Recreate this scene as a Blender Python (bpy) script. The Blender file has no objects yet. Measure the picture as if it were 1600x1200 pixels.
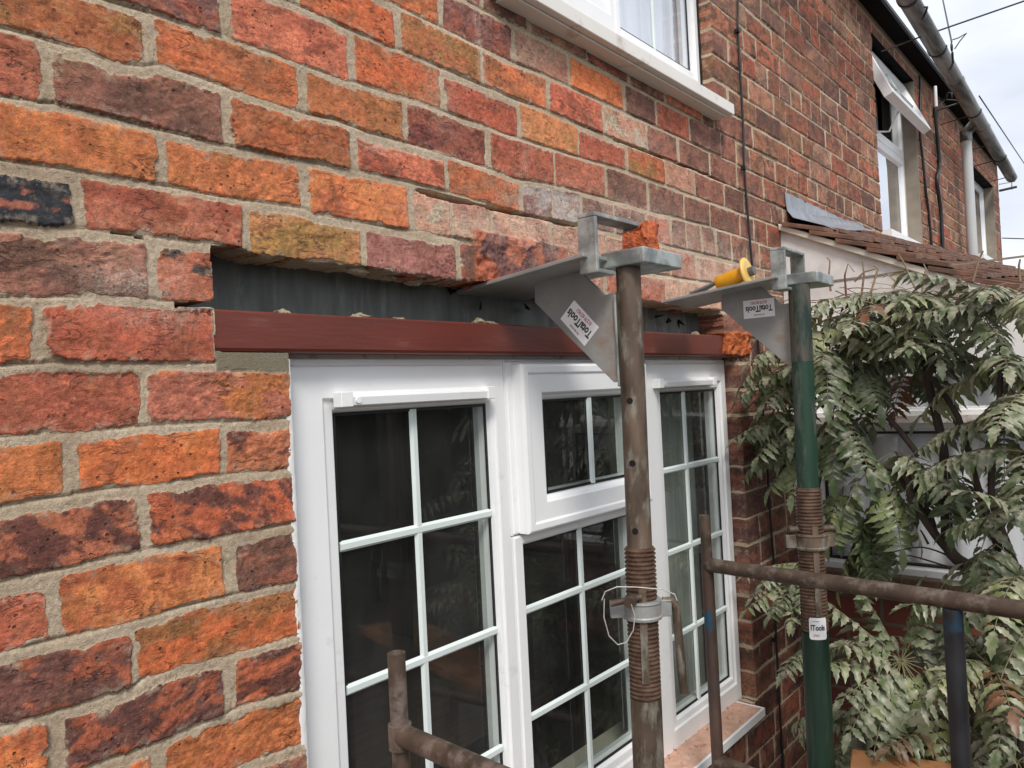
import bpy, bmesh, math, random
import numpy as np
from mathutils import Vector, Matrix, Quaternion
from mathutils import noise as mnoise

scene = bpy.context.scene
C = scene.collection
rad = math.radians

# ------------------------------------------------------------------ camera
# world: x runs along the terrace wall (away from us), y into the wall (face at y=0), z up
R_ = Vector((0.646, -0.762, -0.050)); U_ = Vector((0.023, -0.046, 0.999)); F_ = Vector((0.763, 0.646, 0.012))
CALR, CALU, CALF = None, None, None
def _rot(yaw, pitch, roll):
    cy, sy, cp, sp = math.cos(yaw), math.sin(yaw), math.cos(pitch), math.sin(pitch)
    F = Vector((sy*cp, cy*cp, sp)); R = Vector((cy, -sy, 0)); U = R.cross(F)
    cr, sr = math.cos(roll), math.sin(roll)
    return cr*R+sr*U, -sr*R+cr*U, F
R_, U_, F_ = _rot(0.868296710, 0.0122955479, -0.0499177653)
FPX = 1196.785
C_ = Vector((0, -1.068572, -0.234908))
GZ = -2.30                                   # ground level
cam_d = bpy.data.cameras.new("camera"); cam = bpy.data.objects.new("camera", cam_d); C.objects.link(cam)
M = Matrix((( R_.x, U_.x, -F_.x, C_.x), (R_.y, U_.y, -F_.y, C_.y), (R_.z, U_.z, -F_.z, C_.z), (0, 0, 0, 1)))
cam.matrix_world = M
cam_d.sensor_width = 36; cam_d.lens = FPX/1600*36
cam_d.clip_start = 0.02; cam_d.clip_end = 3000
scene.camera = cam

# measuring helpers: a point of the photograph (1600x1200) on a known plane of the place
def W(u, v, axis='y', val=0.0):
    d = F_ + (u-800)/FPX*R_ - (v-600)/FPX*U_
    i = 'xyz'.index(axis)
    return C_ + d*((val-C_[i])/d[i])
def AT(u, v, depth):
    return C_ + (F_ + (u-800)/FPX*R_ - (v-600)/FPX*U_)*depth

# ------------------------------------------------------------------ world and light
SUN_EL, SUN_AZ = rad(48), rad(224)           # azimuth clockwise from +y
world = bpy.data.worlds.new("World"); scene.world = world; world.use_nodes = True
nt = world.node_tree; nt.nodes.clear()
def N(nt, t, **k):
    n = nt.nodes.new(t)
    for a, b in k.items(): setattr(n, a, b)
    return n
wo = N(nt, 'ShaderNodeOutputWorld'); bg = N(nt, 'ShaderNodeBackground'); sky = N(nt, 'ShaderNodeTexSky')
sky.sky_type = 'NISHITA'; sky.sun_disc = False; sky.sun_elevation = SUN_EL; sky.sun_rotation = SUN_AZ
sky.air_density = 1.0; sky.dust_density = 2.0
tc = N(nt, 'ShaderNodeTexCoord'); mp = N(nt, 'ShaderNodeMapping'); mp.inputs['Scale'].default_value = (1.6, 1.6, 4.5)
ns = N(nt, 'ShaderNodeTexNoise'); ns.inputs['Scale'].default_value = 1.7; ns.inputs['Detail'].default_value = 6; ns.inputs['Roughness'].default_value = .5
cr = N(nt, 'ShaderNodeValToRGB'); cr.color_ramp.elements[0].position = .3; cr.color_ramp.elements[1].position = .7
cr.color_ramp.elements[0].color = (4.7, 5.0, 5.7, 1); cr.color_ramp.elements[1].color = (7.9, 8.05, 8.4, 1)
mx = N(nt, 'ShaderNodeMix', data_type='RGBA'); mx.inputs['Factor'].default_value = .88
L = nt.links.new
L(tc.outputs['Generated'], mp.inputs[0]); L(mp.outputs[0], ns.inputs['Vector']); L(ns.outputs['Fac'], cr.inputs[0])
L(sky.outputs[0], mx.inputs['A']); L(cr.outputs[0], mx.inputs['B']); L(mx.outputs['Result'], bg.inputs[0])
bg.inputs[1].default_value = 0.10
L(bg.outputs[0], wo.inputs[0])
sd = bpy.data.lights.new("sun", 'SUN'); sd.energy = 1.5; sd.angle = rad(16); sd.color = (1, .96, .9)
so = bpy.data.objects.new("sun", sd); C.objects.link(so)
dirv = Vector((math.sin(SUN_AZ)*math.cos(SUN_EL), math.cos(SUN_AZ)*math.cos(SUN_EL), math.sin(SUN_EL)))
so.rotation_euler = (-dirv).to_track_quat('-Z', 'Y').to_euler()
scene.view_settings.view_transform = 'Standard'; scene.view_settings.look = 'None'
scene.view_settings.exposure = 0.72; scene.view_settings.gamma = 1
scene.render.engine = 'CYCLES'
scene.cycles.max_bounces = 6; scene.cycles.diffuse_bounces = 3; scene.cycles.glossy_bounces = 3; scene.cycles.transparent_max_bounces = 12

# ------------------------------------------------------------------ materials
MATS = {}
def sock(n, *names):
    for a in names:
        if a in n.inputs: return n.inputs[a]
def mat(name, col, rough=.6, metal=0, var=.15, scale=20, bump=0, bscale=200, col2=None, c2pos=(.45, .6), c2scale=8, spec=.5,
        stretch=(1, 1, 1), detail=6, sub=0, coat=0, trans=0, rvar=.1, bdist=.002):
    m = bpy.data.materials.new(name); m.use_nodes = True; nt = m.node_tree; L = nt.links.new
    b = nt.nodes['Principled BSDF']; b.inputs['Roughness'].default_value = rough; b.inputs['Metallic'].default_value = metal
    b.inputs['Specular IOR Level'].default_value = spec
    if coat: b.inputs['Coat Weight'].default_value = coat; b.inputs['Coat Roughness'].default_value = .2
    tc = N(nt, 'ShaderNodeTexCoord'); mp = N(nt, 'ShaderNodeMapping'); mp.inputs['Scale'].default_value = stretch
    L(tc.outputs['Object'], mp.inputs[0])
    n1 = N(nt, 'ShaderNodeTexNoise'); n1.inputs['Scale'].default_value = scale; n1.inputs['Detail'].default_value = detail; L(mp.outputs[0], n1.inputs['Vector'])
    r = N(nt, 'ShaderNodeValToRGB'); r.color_ramp.elements[0].position = .3; r.color_ramp.elements[1].position = .7
    r.color_ramp.elements[0].color = tuple(c*(1-var) for c in col)+(1,); r.color_ramp.elements[1].color = tuple(min(1, c*(1+var)) for c in col)+(1,)
    L(n1.outputs['Fac'], r.inputs[0]); out = r.outputs[0]
    if col2:
        n2 = N(nt, 'ShaderNodeTexNoise'); n2.inputs['Scale'].default_value = c2scale; n2.inputs['Detail'].default_value = 8; n2.inputs['Roughness'].default_value = .65
        L(mp.outputs[0], n2.inputs['Vector'])
        mr = N(nt, 'ShaderNodeMapRange'); mr.inputs['From Min'].default_value = c2pos[0]; mr.inputs['From Max'].default_value = c2pos[1]; L(n2.outputs['Fac'], mr.inputs[0])
        x = N(nt, 'ShaderNodeMix', data_type='RGBA'); L(mr.outputs[0], x.inputs['Factor']); L(out, x.inputs['A']); x.inputs['B'].default_value = tuple(col2)+(1,)
        out = x.outputs['Result']
    L(out, b.inputs['Base Color'])
    if rvar:
        mr = N(nt, 'ShaderNodeMapRange'); mr.inputs['To Min'].default_value = max(0, rough-rvar); mr.inputs['To Max'].default_value = min(1, rough+rvar)
        L(n1.outputs['Fac'], mr.inputs[0]); L(mr.outputs[0], b.inputs['Roughness'])
    if bump:
        n3 = N(nt, 'ShaderNodeTexNoise'); n3.inputs['Scale'].default_value = bscale; n3.inputs['Detail'].default_value = 5; L(mp.outputs[0], n3.inputs['Vector'])
        bp = N(nt, 'ShaderNodeBump'); bp.inputs['Strength'].default_value = bump; bp.inputs['Distance'].default_value = bdist
        L(n3.outputs['Fac'], bp.inputs['Height']); L(bp.outputs[0], b.inputs['Normal'])
    MATS[name] = m
    return m
def glass_mat(name, tint=(.86, .9, .88), base=.06, rough=0.0, fsc=1.6, dust=.022):
    m = bpy.data.materials.new(name); m.use_nodes = True; nt = m.node_tree; L = nt.links.new
    nt.nodes.remove(nt.nodes['Principled BSDF']); o = nt.nodes['Material Output']
    t = N(nt, 'ShaderNodeBsdfTransparent'); t.inputs[0].default_value = tint+(1,)
    g = N(nt, 'ShaderNodeBsdfGlossy'); g.inputs['Roughness'].default_value = rough; g.inputs[0].default_value = (.95, .97, 1, 1)
    ge = N(nt, 'ShaderNodeNewGeometry'); dp = N(nt, 'ShaderNodeVectorMath', operation='DOT_PRODUCT'); L(ge.outputs['Normal'], dp.inputs[0]); L(ge.outputs['Incoming'], dp.inputs[1])
    ab = N(nt, 'ShaderNodeMath', operation='ABSOLUTE'); L(dp.outputs['Value'], ab.inputs[0])
    om = N(nt, 'ShaderNodeMath', operation='SUBTRACT'); om.inputs[0].default_value = 1; L(ab.outputs[0], om.inputs[1])
    pw = N(nt, 'ShaderNodeMath', operation='POWER'); L(om.outputs[0], pw.inputs[0]); pw.inputs[1].default_value = 4.5
    mu = N(nt, 'ShaderNodeMath', operation='MULTIPLY_ADD'); mu.inputs[1].default_value = fsc; mu.inputs[2].default_value = .04; mu.use_clamp = True; L(pw.outputs[0], mu.inputs[0])
    x = N(nt, 'ShaderNodeMixShader'); L(mu.outputs[0], x.inputs[0]); L(t.outputs[0], x.inputs[1]); L(g.outputs[0], x.inputs[2])
    # thin film of building dust and wiped smears
    tc = N(nt, 'ShaderNodeTexCoord'); mp = N(nt, 'ShaderNodeMapping'); mp.inputs['Scale'].default_value = (1, 1, .45); mp.inputs['Rotation'].default_value = (0, .5, 0); L(tc.outputs['Object'], mp.inputs[0])
    n1 = N(nt, 'ShaderNodeTexNoise'); n1.inputs['Scale'].default_value = 7; n1.inputs['Detail'].default_value = 8; n1.inputs['Roughness'].default_value = .7; L(mp.outputs[0], n1.inputs['Vector'])
    mr = N(nt, 'ShaderNodeMapRange'); mr.inputs[1].default_value = .35; mr.inputs[2].default_value = .75; mr.inputs[3].default_value = dust*.3; mr.inputs[4].default_value = dust*1.7; L(n1.outputs['Fac'], mr.inputs[0])
    df = N(nt, 'ShaderNodeBsdfDiffuse'); df.inputs[0].default_value = (.62, .60, .56, 1)
    x2 = N(nt, 'ShaderNodeMixShader'); L(mr.outputs[0], x2.inputs[0]); L(x.outputs[0], x2.inputs[1]); L(df.outputs[0], x2.inputs[2]); L(x2.outputs[0], o.inputs[0])
    MATS[name] = m
    return m

# ------------------------------------------------------------------ object helpers
def tag(o, label=None, cat=None, group=None, kind=None):
    if label: o['label'] = label
    if cat: o['category'] = cat
    if group: o['group'] = group
    if kind: o['kind'] = kind
    return o
def empty(name, loc=(0, 0, 0), rz=0):
    o = bpy.data.objects.new(name, None); C.objects.link(o); o.location = loc; o.rotation_euler.z = rz; o.empty_display_size = .05
    return o
class MB:
    """collects faces of one object"""
    def __init__(s): s.v = []; s.f = []; s.sm = []; s.mi = []
    def add(s, vs, fs, smooth=False, mi=0):
        n = len(s.v); s.v += [tuple(v) for v in vs]; s.f += [tuple(i+n for i in f) for f in fs]
        s.sm += [smooth]*len(fs); s.mi += [mi]*len(fs)
    def box(s, a, b, mi=0, M=None):
        (x0, y0, z0), (x1, y1, z1) = a, b
        vs = [Vector(p) for p in ((x0,y0,z0),(x1,y0,z0),(x1,y1,z0),(x0,y1,z0),(x0,y0,z1),(x1,y0,z1),(x1,y1,z1),(x0,y1,z1))]
        if M: vs = [M@v for v in vs]
        s.add(vs, [(3,2,1,0),(4,5,6,7),(0,1,5,4),(1,2,6,5),(2,3,7,6),(3,0,4,7)], mi=mi)
    def prism(s, poly, d, mi=0):
        """poly: list of 3D points, d: extrusion vector"""
        n = len(poly); d = Vector(d)
        vs = [Vector(p) for p in poly]+[Vector(p)+d for p in poly]
        s.add(vs, [tuple(range(n))[::-1], tuple(range(n, 2*n))]+[(i, (i+1) % n, n+(i+1) % n, n+i) for i in range(n)], mi=mi)
    def tube(s, pts, r, n=16, cap=True, mi=0, smooth=True, closed=False):
        pts = [Vector(p) for p in pts]; rs = r if isinstance(r, (list, tuple)) else [r]*len(pts)
        base = []; prev = None
        for i, p in enumerate(pts):
            if closed: t = (pts[(i+1) % len(pts)]-pts[i-1]).normalized()
            else: t = (pts[min(i+1, len(pts)-1)]-pts[max(i-1, 0)]).normalized()
            if prev is None:
                a = Vector((0, 0, 1)) if abs(t.z) < .9 else Vector((1, 0, 0)); u = t.cross(a).normalized()
            else: u = (prev - t*prev.dot(t)).normalized()
            prev = u; w = t.cross(u)
            base.append([p+(u*math.cos(2*math.pi*k/n)+w*math.sin(2*math.pi*k/n))*rs[i] for k in range(n)])
        vs = [v for ring in base for v in ring]; m = len(pts); fs = []
        for i in range(m if closed else m-1):
            j = (i+1) % m
            fs += [(i*n+k, i*n+(k+1) % n, j*n+(k+1) % n, j*n+k) for k in range(n)]
        s.add(vs, fs, smooth, mi)
        if cap and not closed:
            s.add(base[0], [tuple(range(n))[::-1]], False, mi); s.add(base[-1], [tuple(range(n))], False, mi)
    def build(s, name, m=None, parent=None, bevel=0, seg=1):
        me = bpy.data.meshes.new(name); me.from_pydata(s.v, [], s.f); me.update()
        ms = m if isinstance(m, (list, tuple)) else [m]
        for x in ms: me.materials.append(MATS[x] if isinstance(x, str) else x)
        me.polygons.foreach_set('use_smooth', s.sm); me.polygons.foreach_set('material_index', s.mi)
        o = bpy.data.objects.new(name, me); C.objects.link(o)
        if parent is not None:
            o.parent = parent
        if bevel:
            md = o.modifiers.new('bevel', 'BEVEL'); md.width = bevel; md.segments = seg; md.limit_method = 'ANGLE'; md.angle_limit = rad(40); md.harden_normals = False
        return o
def copy_tree(o, parent=None):
    c = o.copy(); C.objects.link(c); c.parent = parent
    for ch in [x for x in scene.objects if x.parent == o]: copy_tree(ch, c)
    return c
rng = random.Random(7)
# ------------------------------------------------------------------ numpy noise
NT = {}
def vnoise(x, z, freq, seed):
    """smooth 2D value noise, -1..1"""
    T = NT.get(seed)
    if T is None: T = NT[seed] = (np.random.RandomState(seed).rand(256, 256)*2-1).astype(np.float32)
    X = x*freq+1000.37*(seed % 7+1); Z = z*freq+777.1*(seed % 5+1)
    X = np.asarray(X, np.float32); Z = np.asarray(Z, np.float32); xi = np.floor(X).astype(np.int32); zi = np.floor(Z).astype(np.int32); fx = X-xi; fz = Z-zi; xi &= 255; zi &= 255; x1 = (xi+1) & 255; z1 = (zi+1) & 255
    fx = fx*fx*(3-2*fx); fz = fz*fz*(3-2*fz)
    a = T[xi, zi]; b = T[x1, zi]; c = T[xi, z1]; d = T[x1, z1]
    return (a*(1-fx)+b*fx)*(1-fz)+(c*(1-fx)+d*fx)*fz
def fbm(x, z, freq, seed, octv=4, rough=.5):
    s = 0; a = 1; t = 0
    for i in range(octv):
        s = s+a*vnoise(x, z, freq*2**i, seed+i*11); t += a; a *= rough
    return s/t
def sstep(a, b, x):
    t = np.clip((x-a)/(b-a), 0, 1); return t*t*(3-2*t)

# ------------------------------------------------------------------ brick layout measured from the photo
HP, LP = 0.085, 0.2353
BED = {5:[(462,4),(607,72),(625,77),(745,129),(800,152),(852,170),(935,205)],
 4:[(175,0),(347,51),(400,72),(542,122),(560,127),(690,170),(800,212),(892,241),(977,265),(1037,287)],
 3:[(0,39),(62,56),(175,96),(225,103),(247,100),(325,125),(400,151),(460,172),(525,185),(575,205),(630,219),(760,259),(800,276),(862,287),(945,309),(1010,329),(1065,341),(1106,351),(1154,366),(1200,384)],
 2:[(0,145),(62,156),(87,157),(345,224),(400,235),(540,264),(560,267),(692,297),(800,328),(905,350)],
 1:[(0,246),(225,280),(267,289),(400,312),(475,322),(492,332),(637,359)],
 0:[(0,350),(107,356),(140,357),(370,385),(400,397),(550,412),(600,420),(707,436)],
 -1:[(0,462),(217,464),(252,469),(332,472)], -2:[(0,567),(75,563),(330,564)], -3:[(0,680),(210,665),(447,650)],
 -4:[(0,792),(93,776),(171,764),(333,743),(450,732)], -5:[(0,907),(210,861),(453,819)], -6:[(0,1017),(60,1003),(105,993),(348,930),(459,907)],
 -7:[(0,1137),(207,1074),(228,1057),(459,993)], -8:[(351,1119),(375,1105),(462,1080)]}
BZ = {}
for k, pts in BED.items():
    q = [W(*p) for p in pts]
    xs = [a.x for a in q]; zs = [a.z-k*HP for a in q]
    BZ[k] = (xs+[xs[-1]+.5], zs+[zs[-1]*.5+.0])
KX = sorted(BZ)
def bedz(k, x):
    x = np.asarray(x, float)
    kk = min(max(k, KX[0]), KX[-1]); xs, zs = BZ[kk]
    return k*HP+np.interp(x, xs, zs)*np.clip(1.6-.2*x, .2, 1)+.0015*np.sin(x*5+k*1.7)
PJ = {7:[(752,5),(826,20),(917,85),(983,125),(1040,155),(1097,185),(1131,190)],
 6:[(560,5),(689,25),(803,72),(889,118),(975,160),(1026,185),(1078,205),(1127,230)],
 5:[(462,5),(621,55),(753,100),(856,150),(942,185),(1011,210),(1060,235),(1109,255),(1152,270)],
 4:[(140,0),(355,25),(549,90),(693,150),(811,195),(904,222),(979,245),(1039,265),(1086,280),(1132,300),(1163,310)],
 3:[(237,75),(472,145),(636,205),(764,240),(866,262),(947,290),(1013,312),(1069,330),(1110,340),(1157,350)],
 2:[(76,115),(354,200),(552,237),(698,270),(813,300),(865,322),(909,338),(960,345),(1010,345),(1048,362),(1073,372),(1097,380),(1120,385)],
 1:[(253,255),(479,300),(644,330),(706,345),(768,362),(862,375),(946,385),(1007,400),(1048,410),(1090,420),(1150,430)],
 0:[(122,300),(383,355),(569,385),(715,405),(860,420),(945,430),(1040,445),(1130,450)],
 -1:[(238,425)], -2:[(61,520)], -3:[(224,620)], -4:[(112,730),(349,700)], -5:[(226,830)], -6:[(80,950),(359,880)],
 -7:[(212,1020)], -8:[(88,1160),(360,1070)], -9:[(245,1190)]}
TY = {7:'mmbdmrmm', 6:'oodpOmrmm', 5:'ooyorwmmmm', 4:'ddrorYrypmmm', 3:'yozdrrmmmmm', 2:'rmorovvmmrmmmm', 1:'OzOwppppprpp',
 0:'krYnmprpp', -1:'mR', -2:'or', -3:'rq', -4:'OOs', -5:'ts', -6:'rOm', -7:'Dz', -8:'ODs', -9:'OO'}
CRACKS = [([(650,296),(712,313),(800,331),(905,354)], .0070), ([(955,218),(1010,236),(1060,254),(1140,288)], .003), ([(168,361),(200,366),(226,372)], .003)]
OPEN_L = W(457, 700).x; OPEN_R = 2.43; SILL_Z = -1.29; HEAD_Z = -.15
CAV_L = W(333, 440).x; CAV_R = 2.33
rs = np.random.RandomState(5)
JAMBS = [(1.30, 2.36, .665, 1.75), (W(1378,350).x, W(1441,362).x, .56, 1.55), (W(1521,300).x, W(1554,330).x, .66, 1.40)]
BR = []       # xl, xr, k, type, seed
MAT_JW = .0165
for k in range(-27, 19):
    js = [W(*p).x for p in PJ.get(k, [])]; ty = list(TY.get(k, ''))
    hdr = (k % 4 == 2)
    if not js:
        js = [0.15+rs.rand()*.2]; ty = []
    left = []
    x = js[0]
    lt = []
    while x > -1.0:
        x -= LP*(1+rs.randn()*.03)*(0.5 if (hdr and k not in PJ) else 1); left.append(x)
    js = left[::-1]+js; ty = [None]*(len(left))+ty if ty else [None]*len(js)
    if k in TY: # first type char is the brick that ends at the first measured joint
        ty = [None]*(len(left)-1)+list(TY[k])
    if -10 <= k <= -1:
        while js[-1] < (CAV_L if k > -3 else OPEN_L)-.16: js.append(min(js[-1]+LP, 9)) if (CAV_L if k > -3 else OPEN_L)-js[-1] > LP*1.5 else js.append(99)
        js[-1:] = [j for j in js[-1:] if j < 50]+[(CAV_L if k > -3 else OPEN_L)+.010]
        js = sorted(set(js))
        if k in TY: ty = ty[:len(js)-1]
        x = OPEN_R-.012-.12*(k % 2); js.append(x); 
        while len(ty) < len(js)-1: ty.append(None)
        js[-1] = OPEN_R-.013-.12*(k % 2)
    x = js[-1]
    while x < 8.5:
        h = (hdr and x > .2)
        if x > 2.2 and rs.rand() < .18: h = True
        x += LP*(.5 if h else 1)*(1+rs.randn()*.025); js.append(x)
    while len(ty) < len(js): ty.append(None)
    for (e0, e1, f0, f1) in JAMBS:
        if f0-HP < k*HP < f1:
            for ee, off in ((e0, .012), (e1, -.012)):
                n_ = min(range(len(js)), key=lambda i: abs(js[i]-ee))
                if abs(js[n_]-ee) < .07: js[n_] = ee+off
    for i in range(len(js)-1):
        xl, xr = js[i], js[i+1]; t = ty[i]
        xm = (xl+xr)/2
        if t is None:
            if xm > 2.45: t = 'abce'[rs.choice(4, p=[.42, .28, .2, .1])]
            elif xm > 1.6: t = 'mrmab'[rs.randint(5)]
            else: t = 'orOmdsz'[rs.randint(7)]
        if k < -1 and xm > 2.3: t = 'fffge'[rs.randint(5)]  # darker types paint the shrub's shade into these bricks
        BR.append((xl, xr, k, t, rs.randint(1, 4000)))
# type: base, blotch colour, coverage threshold (lower = more blotch), softness, blotch freq
TYPES = {
 'O': ((.64,.175,.060), (.52,.145,.060), .22, .5, 16), 'o': ((.58,.168,.066), (.46,.150,.062), .1, .4, 16),
 'r': ((.53,.138,.075), (.40,.105,.058), .2, .4, 18),  'R': ((0.533,0.158,0.084), (0.068,0.051,0.046), .22, .3, 26),
 'm': ((0.330,0.127,0.084), (0.204,0.088,0.062), .02, .45, 20), 'd': ((.20,.070,.055), (.36,.105,.065), .12, .4, 26),
 'k': ((0.029,0.031,0.036), (0.407,0.136,0.084), .20, .3, 44), 'y': ((.54,.165,.065), (.40,.18,.065), .08, .4, 18),
 'Y': ((.54,.200,.080), (.43,.215,.070), .05, .45, 16),   'z': ((.57,.175,.065), (.44,.165,.062), .1, .5, 14),
 'p': ((.62,.33,.22), (.50,.215,.145), .08, .5, 16),      'w': ((.54,.26,.17), (.56,.44,.31), .12, .3, 34),
 'v': ((0.233,0.102,0.090), (0.466,0.384,0.360), .12, .4, 20),   'n': ((0.436,0.164,0.126), (0.320,0.113,0.090), .1, .4, 16),
 'q': ((0.446,0.136,0.082), (0.582,0.186,0.066), .1, .35, 16),    's': ((.50,.130,.060), (.18,.062,.045), .20, .45, 36),
 't': ((.47,.125,.062), (.16,.058,.043), .18, .4, 34), 'D': ((.155,.060,.047), (.42,.115,.058), .10, .35, 32),
 'b': ((0.388,0.186,0.114), (0.242,0.119,0.084), .0, .4, 16),
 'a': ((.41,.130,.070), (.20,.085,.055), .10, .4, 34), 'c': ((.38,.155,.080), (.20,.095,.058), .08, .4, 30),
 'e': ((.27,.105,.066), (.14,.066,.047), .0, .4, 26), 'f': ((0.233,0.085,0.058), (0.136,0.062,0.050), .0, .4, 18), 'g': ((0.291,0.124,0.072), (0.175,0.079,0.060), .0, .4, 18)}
TYPES['b2'] = TYPES['a']

def in_open(x, z):
    """openings of the wall (True = no wall)"""
    n = .004*fbm(x*0, z, 60, 3, 3)
    n2 = .006*fbm(x, z*0, 30, 4, 5, .65)
    win = (x > OPEN_L) & (x < OPEN_R) & (z > SILL_Z) & (z < HEAD_Z+.0)
    # cavity cut out for the steel lintel, up to the underside of course 0
    rnd = .012
    cl = CAV_L+n + np.where(z > -.075, 0, 0) + rnd*np.clip(1-np.abs(((z+.002) % HP)-HP/2-HP/2)/.015, 0, 1)*0
    top = bedz(0, x)+n2
    cav = (x > cl) & (x < CAV_R+n*4) & (z >= HEAD_Z-.001) & (z < top)
    pocket = (x > 2.2) & (x < 2.36+4*n) & (z > -.15) & (z < -.03+n2)
    up = (x > UW[0]) & (x < UW[1]) & (z > UW[2]) & (z < UW[3])
    f1 = (x > FW1[0]) & (x < FW1[1]) & (z > FW1[2]) & (z < FW1[3])
    f2 = (x > FW2[0]) & (x < FW2[1]) & (z > FW2[2]) & (z < FW2[3])
    slot = (x > CAV_L-.06) & (x <= cl) & (np.abs(z-(bedz(-1, x)-.006)) < .005)
    return win | cav | up | f1 | f2 | slot
UW = (1.30, 2.36, .665, 1.75)          # upper window opening
FW1 = (W(1378,350).x, W(1441,362).x, W(1400,372).z-.02, 1.55)
FW2 = (W(1521,300).x, W(1554,330).x, .66, 1.40)
WALL_END = W(1562, 330).x
WALL_TOP = 1.66

def lin(a, b, d): return list(np.arange(a, b-1e-6, d))
def build_wall():
    xs = lin(-1.0, .2, .010)+lin(.2, 1.25, .0024)+lin(1.25, 2.0, .0034)+lin(2.0, 3.0, .0045)+lin(3.0, 4.4, .009)+lin(4.4, WALL_END, .016)+[WALL_END]
    zs = lin(GZ-.02, -1.35, .012)+lin(-1.35, -.95, .005)+lin(-.95, .70, .0026)+lin(.70, 1.30, .004)+lin(1.30, WALL_TOP, .006)+[WALL_TOP]
    xs = np.array(sorted(set(np.round(xs, 5)))); zs = np.array(sorted(set(np.round(zs, 5))))
    def snap(arr, v): arr[np.argmin(np.abs(arr-v))] = v
    for v in (OPEN_L, OPEN_R, UW[0], UW[1], FW1[0], FW1[1], FW2[0], FW2[1]): snap(xs, v)
    for v in (SILL_Z, HEAD_Z, UW[2], UW[3], FW1[2], FW1[3], FW2[2], FW2[3]): snap(zs, v)
    nx, nz = len(xs), len(zs)
    X, Z = np.meshgrid(xs, zs, indexing='ij')
    # domain warp so that brick edges are irregular
    near = np.clip((3.5-X)/3, .25, 1)
    wx = X+near*(.0045*fbm(X, Z, 24, 21, 4, .6)+.0018*fbm(X, Z, 130, 22, 2)); wz = Z+near*(.0058*fbm(X, Z, 16, 31, 5, .62)+.0016*fbm(X, Z, 130, 32, 2))
    sd = np.full(X.shape, -.02); col = np.zeros(X.shape+(3,)); hgt = np.zeros(X.shape)
    col[...] = (.33, .11, .07)
    for (xl, xr, k, t, seed) in BR:
        if xr < xs[0] or xl > xs[-1]: continue
        zlo, zhi = k*HP-.05, (k+1)*HP+.05
        i0, i1 = np.searchsorted(xs, [xl-.01, xr+.01]); j0, j1 = np.searchsorted(zs, [zlo, zhi])
        if i1 <= i0 or j1 <= j0: continue
        r = np.random.RandomState(seed)
        x = wx[i0:i1, j0:j1]; z = wz[i0:i1, j0:j1]; x_ = X[i0:i1, j0:j1]; z_ = Z[i0:i1, j0:j1]
        xm = (xl+xr)/2
        jw = np.interp(xm, [.4, 1.2, 3], [.017, .013, .0085])/2; bt = np.interp(xm, [.4, 1.2, 3], [.0145, .012, .0085])
        zb = bedz(k, xs[i0:i1])[:, None]; zt = bedz(k+1, xs[i0:i1])[:, None]-bt*(1+.25*r.randn())
        L_, R2 = xl+jw*(1+.3*r.randn()), xr-jw*(1+.3*r.randn())
        if k in (-1, -2) and abs(xr-js_cav(k)) < .001: pass
        sl, sr = r.randn()*.03, r.randn()*.03
        a = x-(L_+sl*(z-zb)); b = (R2+sr*(z-zb))-x; c = z-zb; d = zt-z
        rr = .002+.011*r.rand(4)**2
        if xm > 2: rr = rr*.5
        # rounded corners
        def corner(p, q, ra): return np.where((p < ra) & (q < ra), ra-np.sqrt(np.maximum(ra-p, 0)**2+np.maximum(ra-q, 0)**2), np.minimum(p, q))
        s = np.minimum(np.minimum(corner(a, c, rr[0]), corner(b, c, rr[1]*.6)), np.minimum(corner(a, d, rr[2]), corner(b, d, rr[3])))
        base, bl, thr, soft, fr = TYPES[t]
        cx, cz = (xl+xr)/2, (k+.5)*HP
        ang = r.rand()*1.2-.6
        u = (x_-cx)*math.cos(ang)+(z_-cz)*math.sin(ang); w = -(x_-cx)*math.sin(ang)+(z_-cz)*math.cos(ang)
        n = fbm(u*.75+seed, w*1.5+seed*.37, fr, seed % 97, 5, .62)
        f = sstep(thr-soft/2, thr+soft/2, n*1.6+.1*r.randn())
        n2 = fbm(u+seed, w, 60, seed % 53, 3, .7)
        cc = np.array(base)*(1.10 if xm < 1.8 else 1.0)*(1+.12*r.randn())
        cc = cc*(1+np.array([0, .10, .12])*r.randn())
        bc = cc[None, None, :]*(1-f[..., None])+np.array(bl)[None, None, :]*f[..., None]
        bc = bc*(1+.45*n2[..., None])
        sub_s = sd[i0:i1, j0:j1]; m = s > sub_s
        sub_s[m] = s[m]
        col[i0:i1, j0:j1][m] = np.clip(bc, .01, .85)[m]
        amp = near[i0:i1, j0:j1]
        crease = 1-np.abs(fbm(u*.6+seed*1.3, w*1.7, 34, seed % 71, 4, .6))*3.2
        crease = np.clip(crease, 0, 1)**3
        h = .0012*r.randn()+ (x_-cx)*r.randn()*.012+(z_-cz)*r.randn()*.03 + amp*(.0022*fbm(u+seed, w*1.4, 24, seed % 61, 5, .62)-.0022*crease*np.clip(fbm(x_, z_, 9, seed % 43, 2)*2+.5, 0, 1))
        hgt[i0:i1, j0:j1][m] = h[m]
    # mortar patch under the beam bearing: smears over the bricks
    pl = W(335, 565).x; pr = W(452, 565).x; pt = W(390, 549).z; pb = W(390, 582).z
    pn = .008*fbm(X, Z, 18, 77, 4, .6)
    pd = np.minimum(np.minimum(X-pl, pr+.05-X), np.minimum(pt+.02-Z, Z-pb))+pn
    patch = sstep(-.001, .002, pd)
    sd = np.where(patch > .5, -.012, sd)
    # mortar
    mo = fbm(X, Z, 30, 41, 3); mo2 = fbm(X, Z, 260, 42, 2)
    near2 = np.clip((2.6-X)/2, .35, 1)
    hm = -.0012+near2*(.0022*mo+.0012*mo2)-.0018*sstep(1.5, 3, X)
    shadow = .0
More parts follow.
